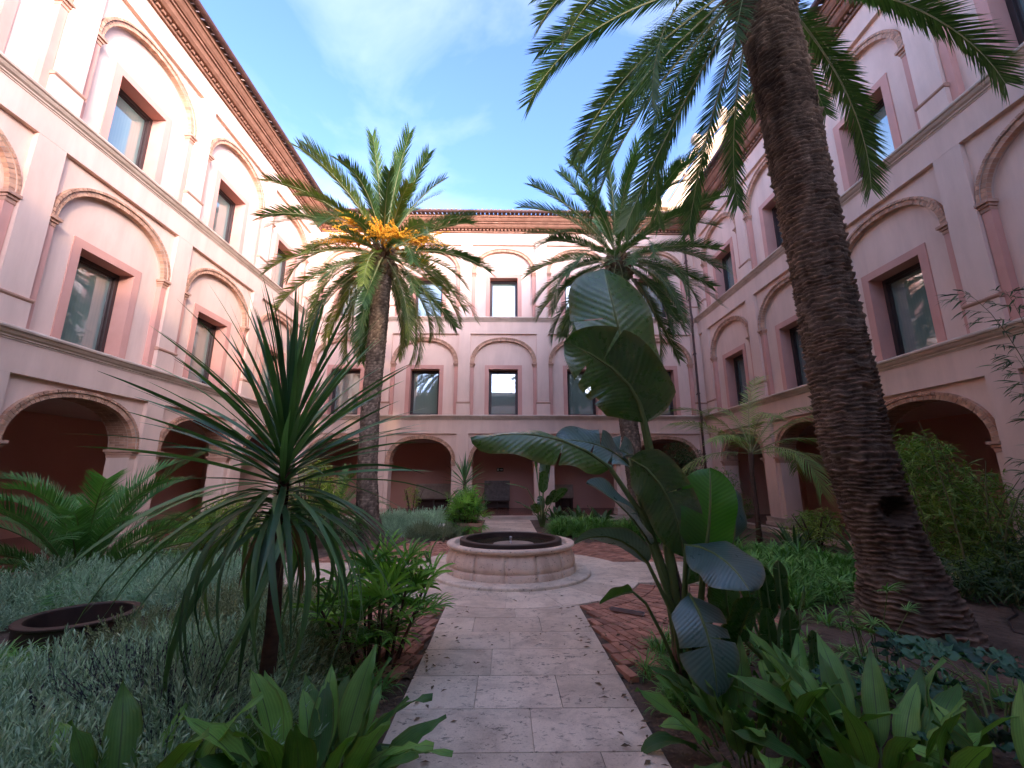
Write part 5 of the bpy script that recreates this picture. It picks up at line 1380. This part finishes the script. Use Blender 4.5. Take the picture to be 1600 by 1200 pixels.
bamboo('dense green bamboo thicket in front of the shaded arcade behind the massive trunk', (6.9, 7.0, 0),
       [(r.uniform(-.7, .8), r.uniform(-.8, 1.0), r.uniform(1.6, 2.9), r.uniform(-.5, .5), r.uniform(-.5, .5)) for _ in range(22)],
       [(-.35, .2, 1.95, .55, .50), (.3, .3, 1.7, .6, .6), (-.2, 0, 1.15, .7, .6), (.4, -.2, .9, .7, .7), (.0, -.3, .45, .8, .45), (.7, -.7, .35, .7, .4), (-.05, -.7, .3, .6, .35), (.6, .6, 2.1, .4, .35), (-.55, .8, 1.5, .4, .5), (1.0, .2, 1.3, .5, .6)], 4600, 31)
bamboo('dark leafy undergrowth at the foot of the bamboo', (6.6, 5.7, 0), [(r.uniform(-.5, .5), r.uniform(-.5, .5), r.uniform(.5, 1.0), 0, 0) for _ in range(8)],
       [(0, 0, .35, .7, .35), (.6, .4, .5, .6, .45), (-.5, .5, .3, .5, .3), (.9, -.4, .55, .6, .5)], 1700, 36, 'bamboo_dark', 'shrub', 'leafy_shrub')
# loose arching bamboo sprays close at the right edge
def spray(label, loc, arms, seed):
    r = random.Random(seed); t = thing('bamboo', label, 'bamboo', loc)
    for (p0, p1, p2, nb) in arms:
        p0, p1, p2 = Vector(p0), Vector(p1), Vector(p2); b = MB(); pts = [bez(p0, p1, p2, s/10) for s in range(11)]
        b.tube(pts, [.009*(1-.85*i/10) for i in range(11)], 5, 1)
        for k in range(nb):
            s = .35+.65*k/nb; P = bez(p0, p1, p2, s); T = (bez(p0, p1, p2, min(1, s+.02))-bez(p0, p1, p2, s-.02)).normalized()
            a = math.atan2(T.x, T.y)+r.choice((-1, 1))*r.uniform(.3, 1.0); e = r.uniform(-.2, .35); l = r.uniform(.12, .34)
            D = Vector((math.sin(a)*math.cos(e), math.cos(a)*math.cos(e), math.sin(e)))
            b.tube([P, P+D*l], [.003, .0015], 3, 1, cap=False)
            for q in range(r.randrange(4, 8)):
                bl = r.choice(blades); m_ = aim(P+D*l*r.uniform(.3, 1.0), a+r.uniform(-1.0, 1.0), r.uniform(-.7, .25), r.uniform(.8, 1.25), r.uniform(-1, 1))
                b.add([m_ @ Vector(v) for v in bl.v], bl.f, 0, bl.uv)
        b.build('branch', [M['bamboo_dark'], M['cane']], t)
spray('loose arching bamboo sprays reaching in at the right edge', (7.2, 5.4, 0),
      [((0, 0, 0), (-.2, -.2, 3.6), (-1.25, -.3, 4.05), 26), ((.1, 0, 0), (-.1, -.1, 3.6), (-.9, -.5, 3.95), 24), ((.05, .1, 0), (0, 0, 2.6), (-.8, -.35, 3.15), 24), ((.1, -.1, 0), (.1, -.1, 2.2), (-.55, -.45, 2.75), 22),
       ((0, -.1, 0), (.1, -.2, 1.8), (-.6, -.3, 2.2), 22), ((-.1, -.1, 0), (.0, -.2, 1.5), (-.65, -.1, 1.85), 22), ((.1, .1, 0), (.1, .1, 1.2), (-.45, -.4, 1.45), 20), ((.1, -.2, 0), (.3, -.3, 3.0), (.1, -.6, 3.5), 20)], 6)
# shrubs in the far corners
def leafy(label, loc, cents, n, seed, mat, h):
    r = random.Random(seed); t = thing('leafy_shrub', label, 'shrub', loc)
    for i in range(6):
        a = r.uniform(0, 6.28); b = MB(); b.tube([(.05*math.sin(a), .05*math.cos(a), -.05), (.2*math.sin(a), .2*math.cos(a), h*.5), (.4*math.sin(a), .4*math.cos(a), h*.9)], [.03, .02, .006], 6); b.build('stem', M['stem'], t)
    ms_ = leaf_cloud(r, cents, n, s=(.6, 1.2)); stuff('foliage', [(blades[i], ms_[i::3]) for i in range(3)], M[mat], t, smooth=False)
leafy('tall dark shrub filling the last arch of the far wing', (6.5, 16.1, 0), [(0, 0, 2.3, .7, .75), (-.3, 0, 1.5, .75, .6), (.4, .1, 1.3, .7, .7), (0, -.2, .7, .9, .6), (.6, 0, 2.2, .5, .5)], 2600, 5, 'bamboo_dark', 2.9)
leafy('mid green shrub leaning over the slender palm base', (7.0, 14.3, 0), [(0, 0, 1.4, .7, .6), (-.5, 0, 1.0, .6, .5), (.4, 0, .7, .7, .5)], 1500, 6, 'bamboo', 2.0)
leafy('bright green shrub beside the fruitless palm trunk', (5.3, 15.3, 0), [(0, 0, 1.3, .55, .5), (.2, 0, .7, .6, .5), (-.5, 0, .6, .5, .4)], 1100, 16, 'bamboo', 1.9)
leafy('yellow green shrub glowing behind the strap-leaved plant', (-5.0, 11.4, 0), [(0, 0, 1.7, .55, .45), (-.4, .1, 1.3, .5, .4), (.5, 0, 1.2, .5, .5), (0, -.2, .7, .8, .5)], 1700, 7, 'shrub', 2.1)
leafy('lime green leafy shrub next to the stone plinth at the left', (-6.0, 9.6, 0), [(0, 0, .95, .45, .35), (.35, 0, .6, .45, .4), (-.4, 0, .5, .4, .35)], 1100, 8, 'shrub', 1.2)
leafy('dark green shrub mass at the foot of the fruiting palm', (-4.5, 10.4, 0), [(0, 0, .7, .6, .45), (-.7, .2, .6, .6, .45), (.7, .4, .5, .5, .4)], 1500, 9, 'bamboo_dark', 1.1)
leafy('small sparse shrub against the pier right of the fruiting palm', (-3.55, 16.9, 0), [(0, 0, .9, .35, .45)], 160, 10, 'shrub', 1.3)
leafy('green shrub by the far side of the massive trunk', (6.9, 9.9, 0), [(0, 0, .5, .6, .4), (.5, .5, .6, .5, .4)], 800, 19, 'bamboo', .9)

# dry litter on the beds
r = random.Random(90); chip = MB(); chip.add([(-.02, 0, 0), (0, -.008, .004), (.022, 0, .001), (0, .008, .005)], [(0,1,2,3)])
ms_ = []
for (x0, x1, y0, y1, n) in ((2.2, 7.0, 2.2, 6.2, 900), (-5, -.8, 1.8, 6.0, 500), (1.0, 2.3, 2.5, 5.5, 260), (-1.4, -.75, 2.6, 5.0, 200), (-.72, -.45, 2.6, 5.9, 45), (.7, .98, 2.6, 5.9, 55), (-.4, .7, 2.6, 7.0, 14), (-2.2, 2.2, 6.2, 7.2, 20)):
    for _ in range(n): ms_.append(Matrix.Translation((r.uniform(x0, x1), r.uniform(y0, y1), r.uniform(.02, .055))) @ Matrix.Rotation(r.uniform(0, 6.28), 4, 'Z') @ Matrix.Rotation(r.uniform(-.5, .5), 4, 'X') @ Matrix.Scale(r.uniform(.6, 1.8), 4))
o = stuff('leaf_litter', [(chip, ms_)], M['litter'], smooth=False); tag(o, 'dry brown litter scattered over the bare soil of the beds', 'litter')
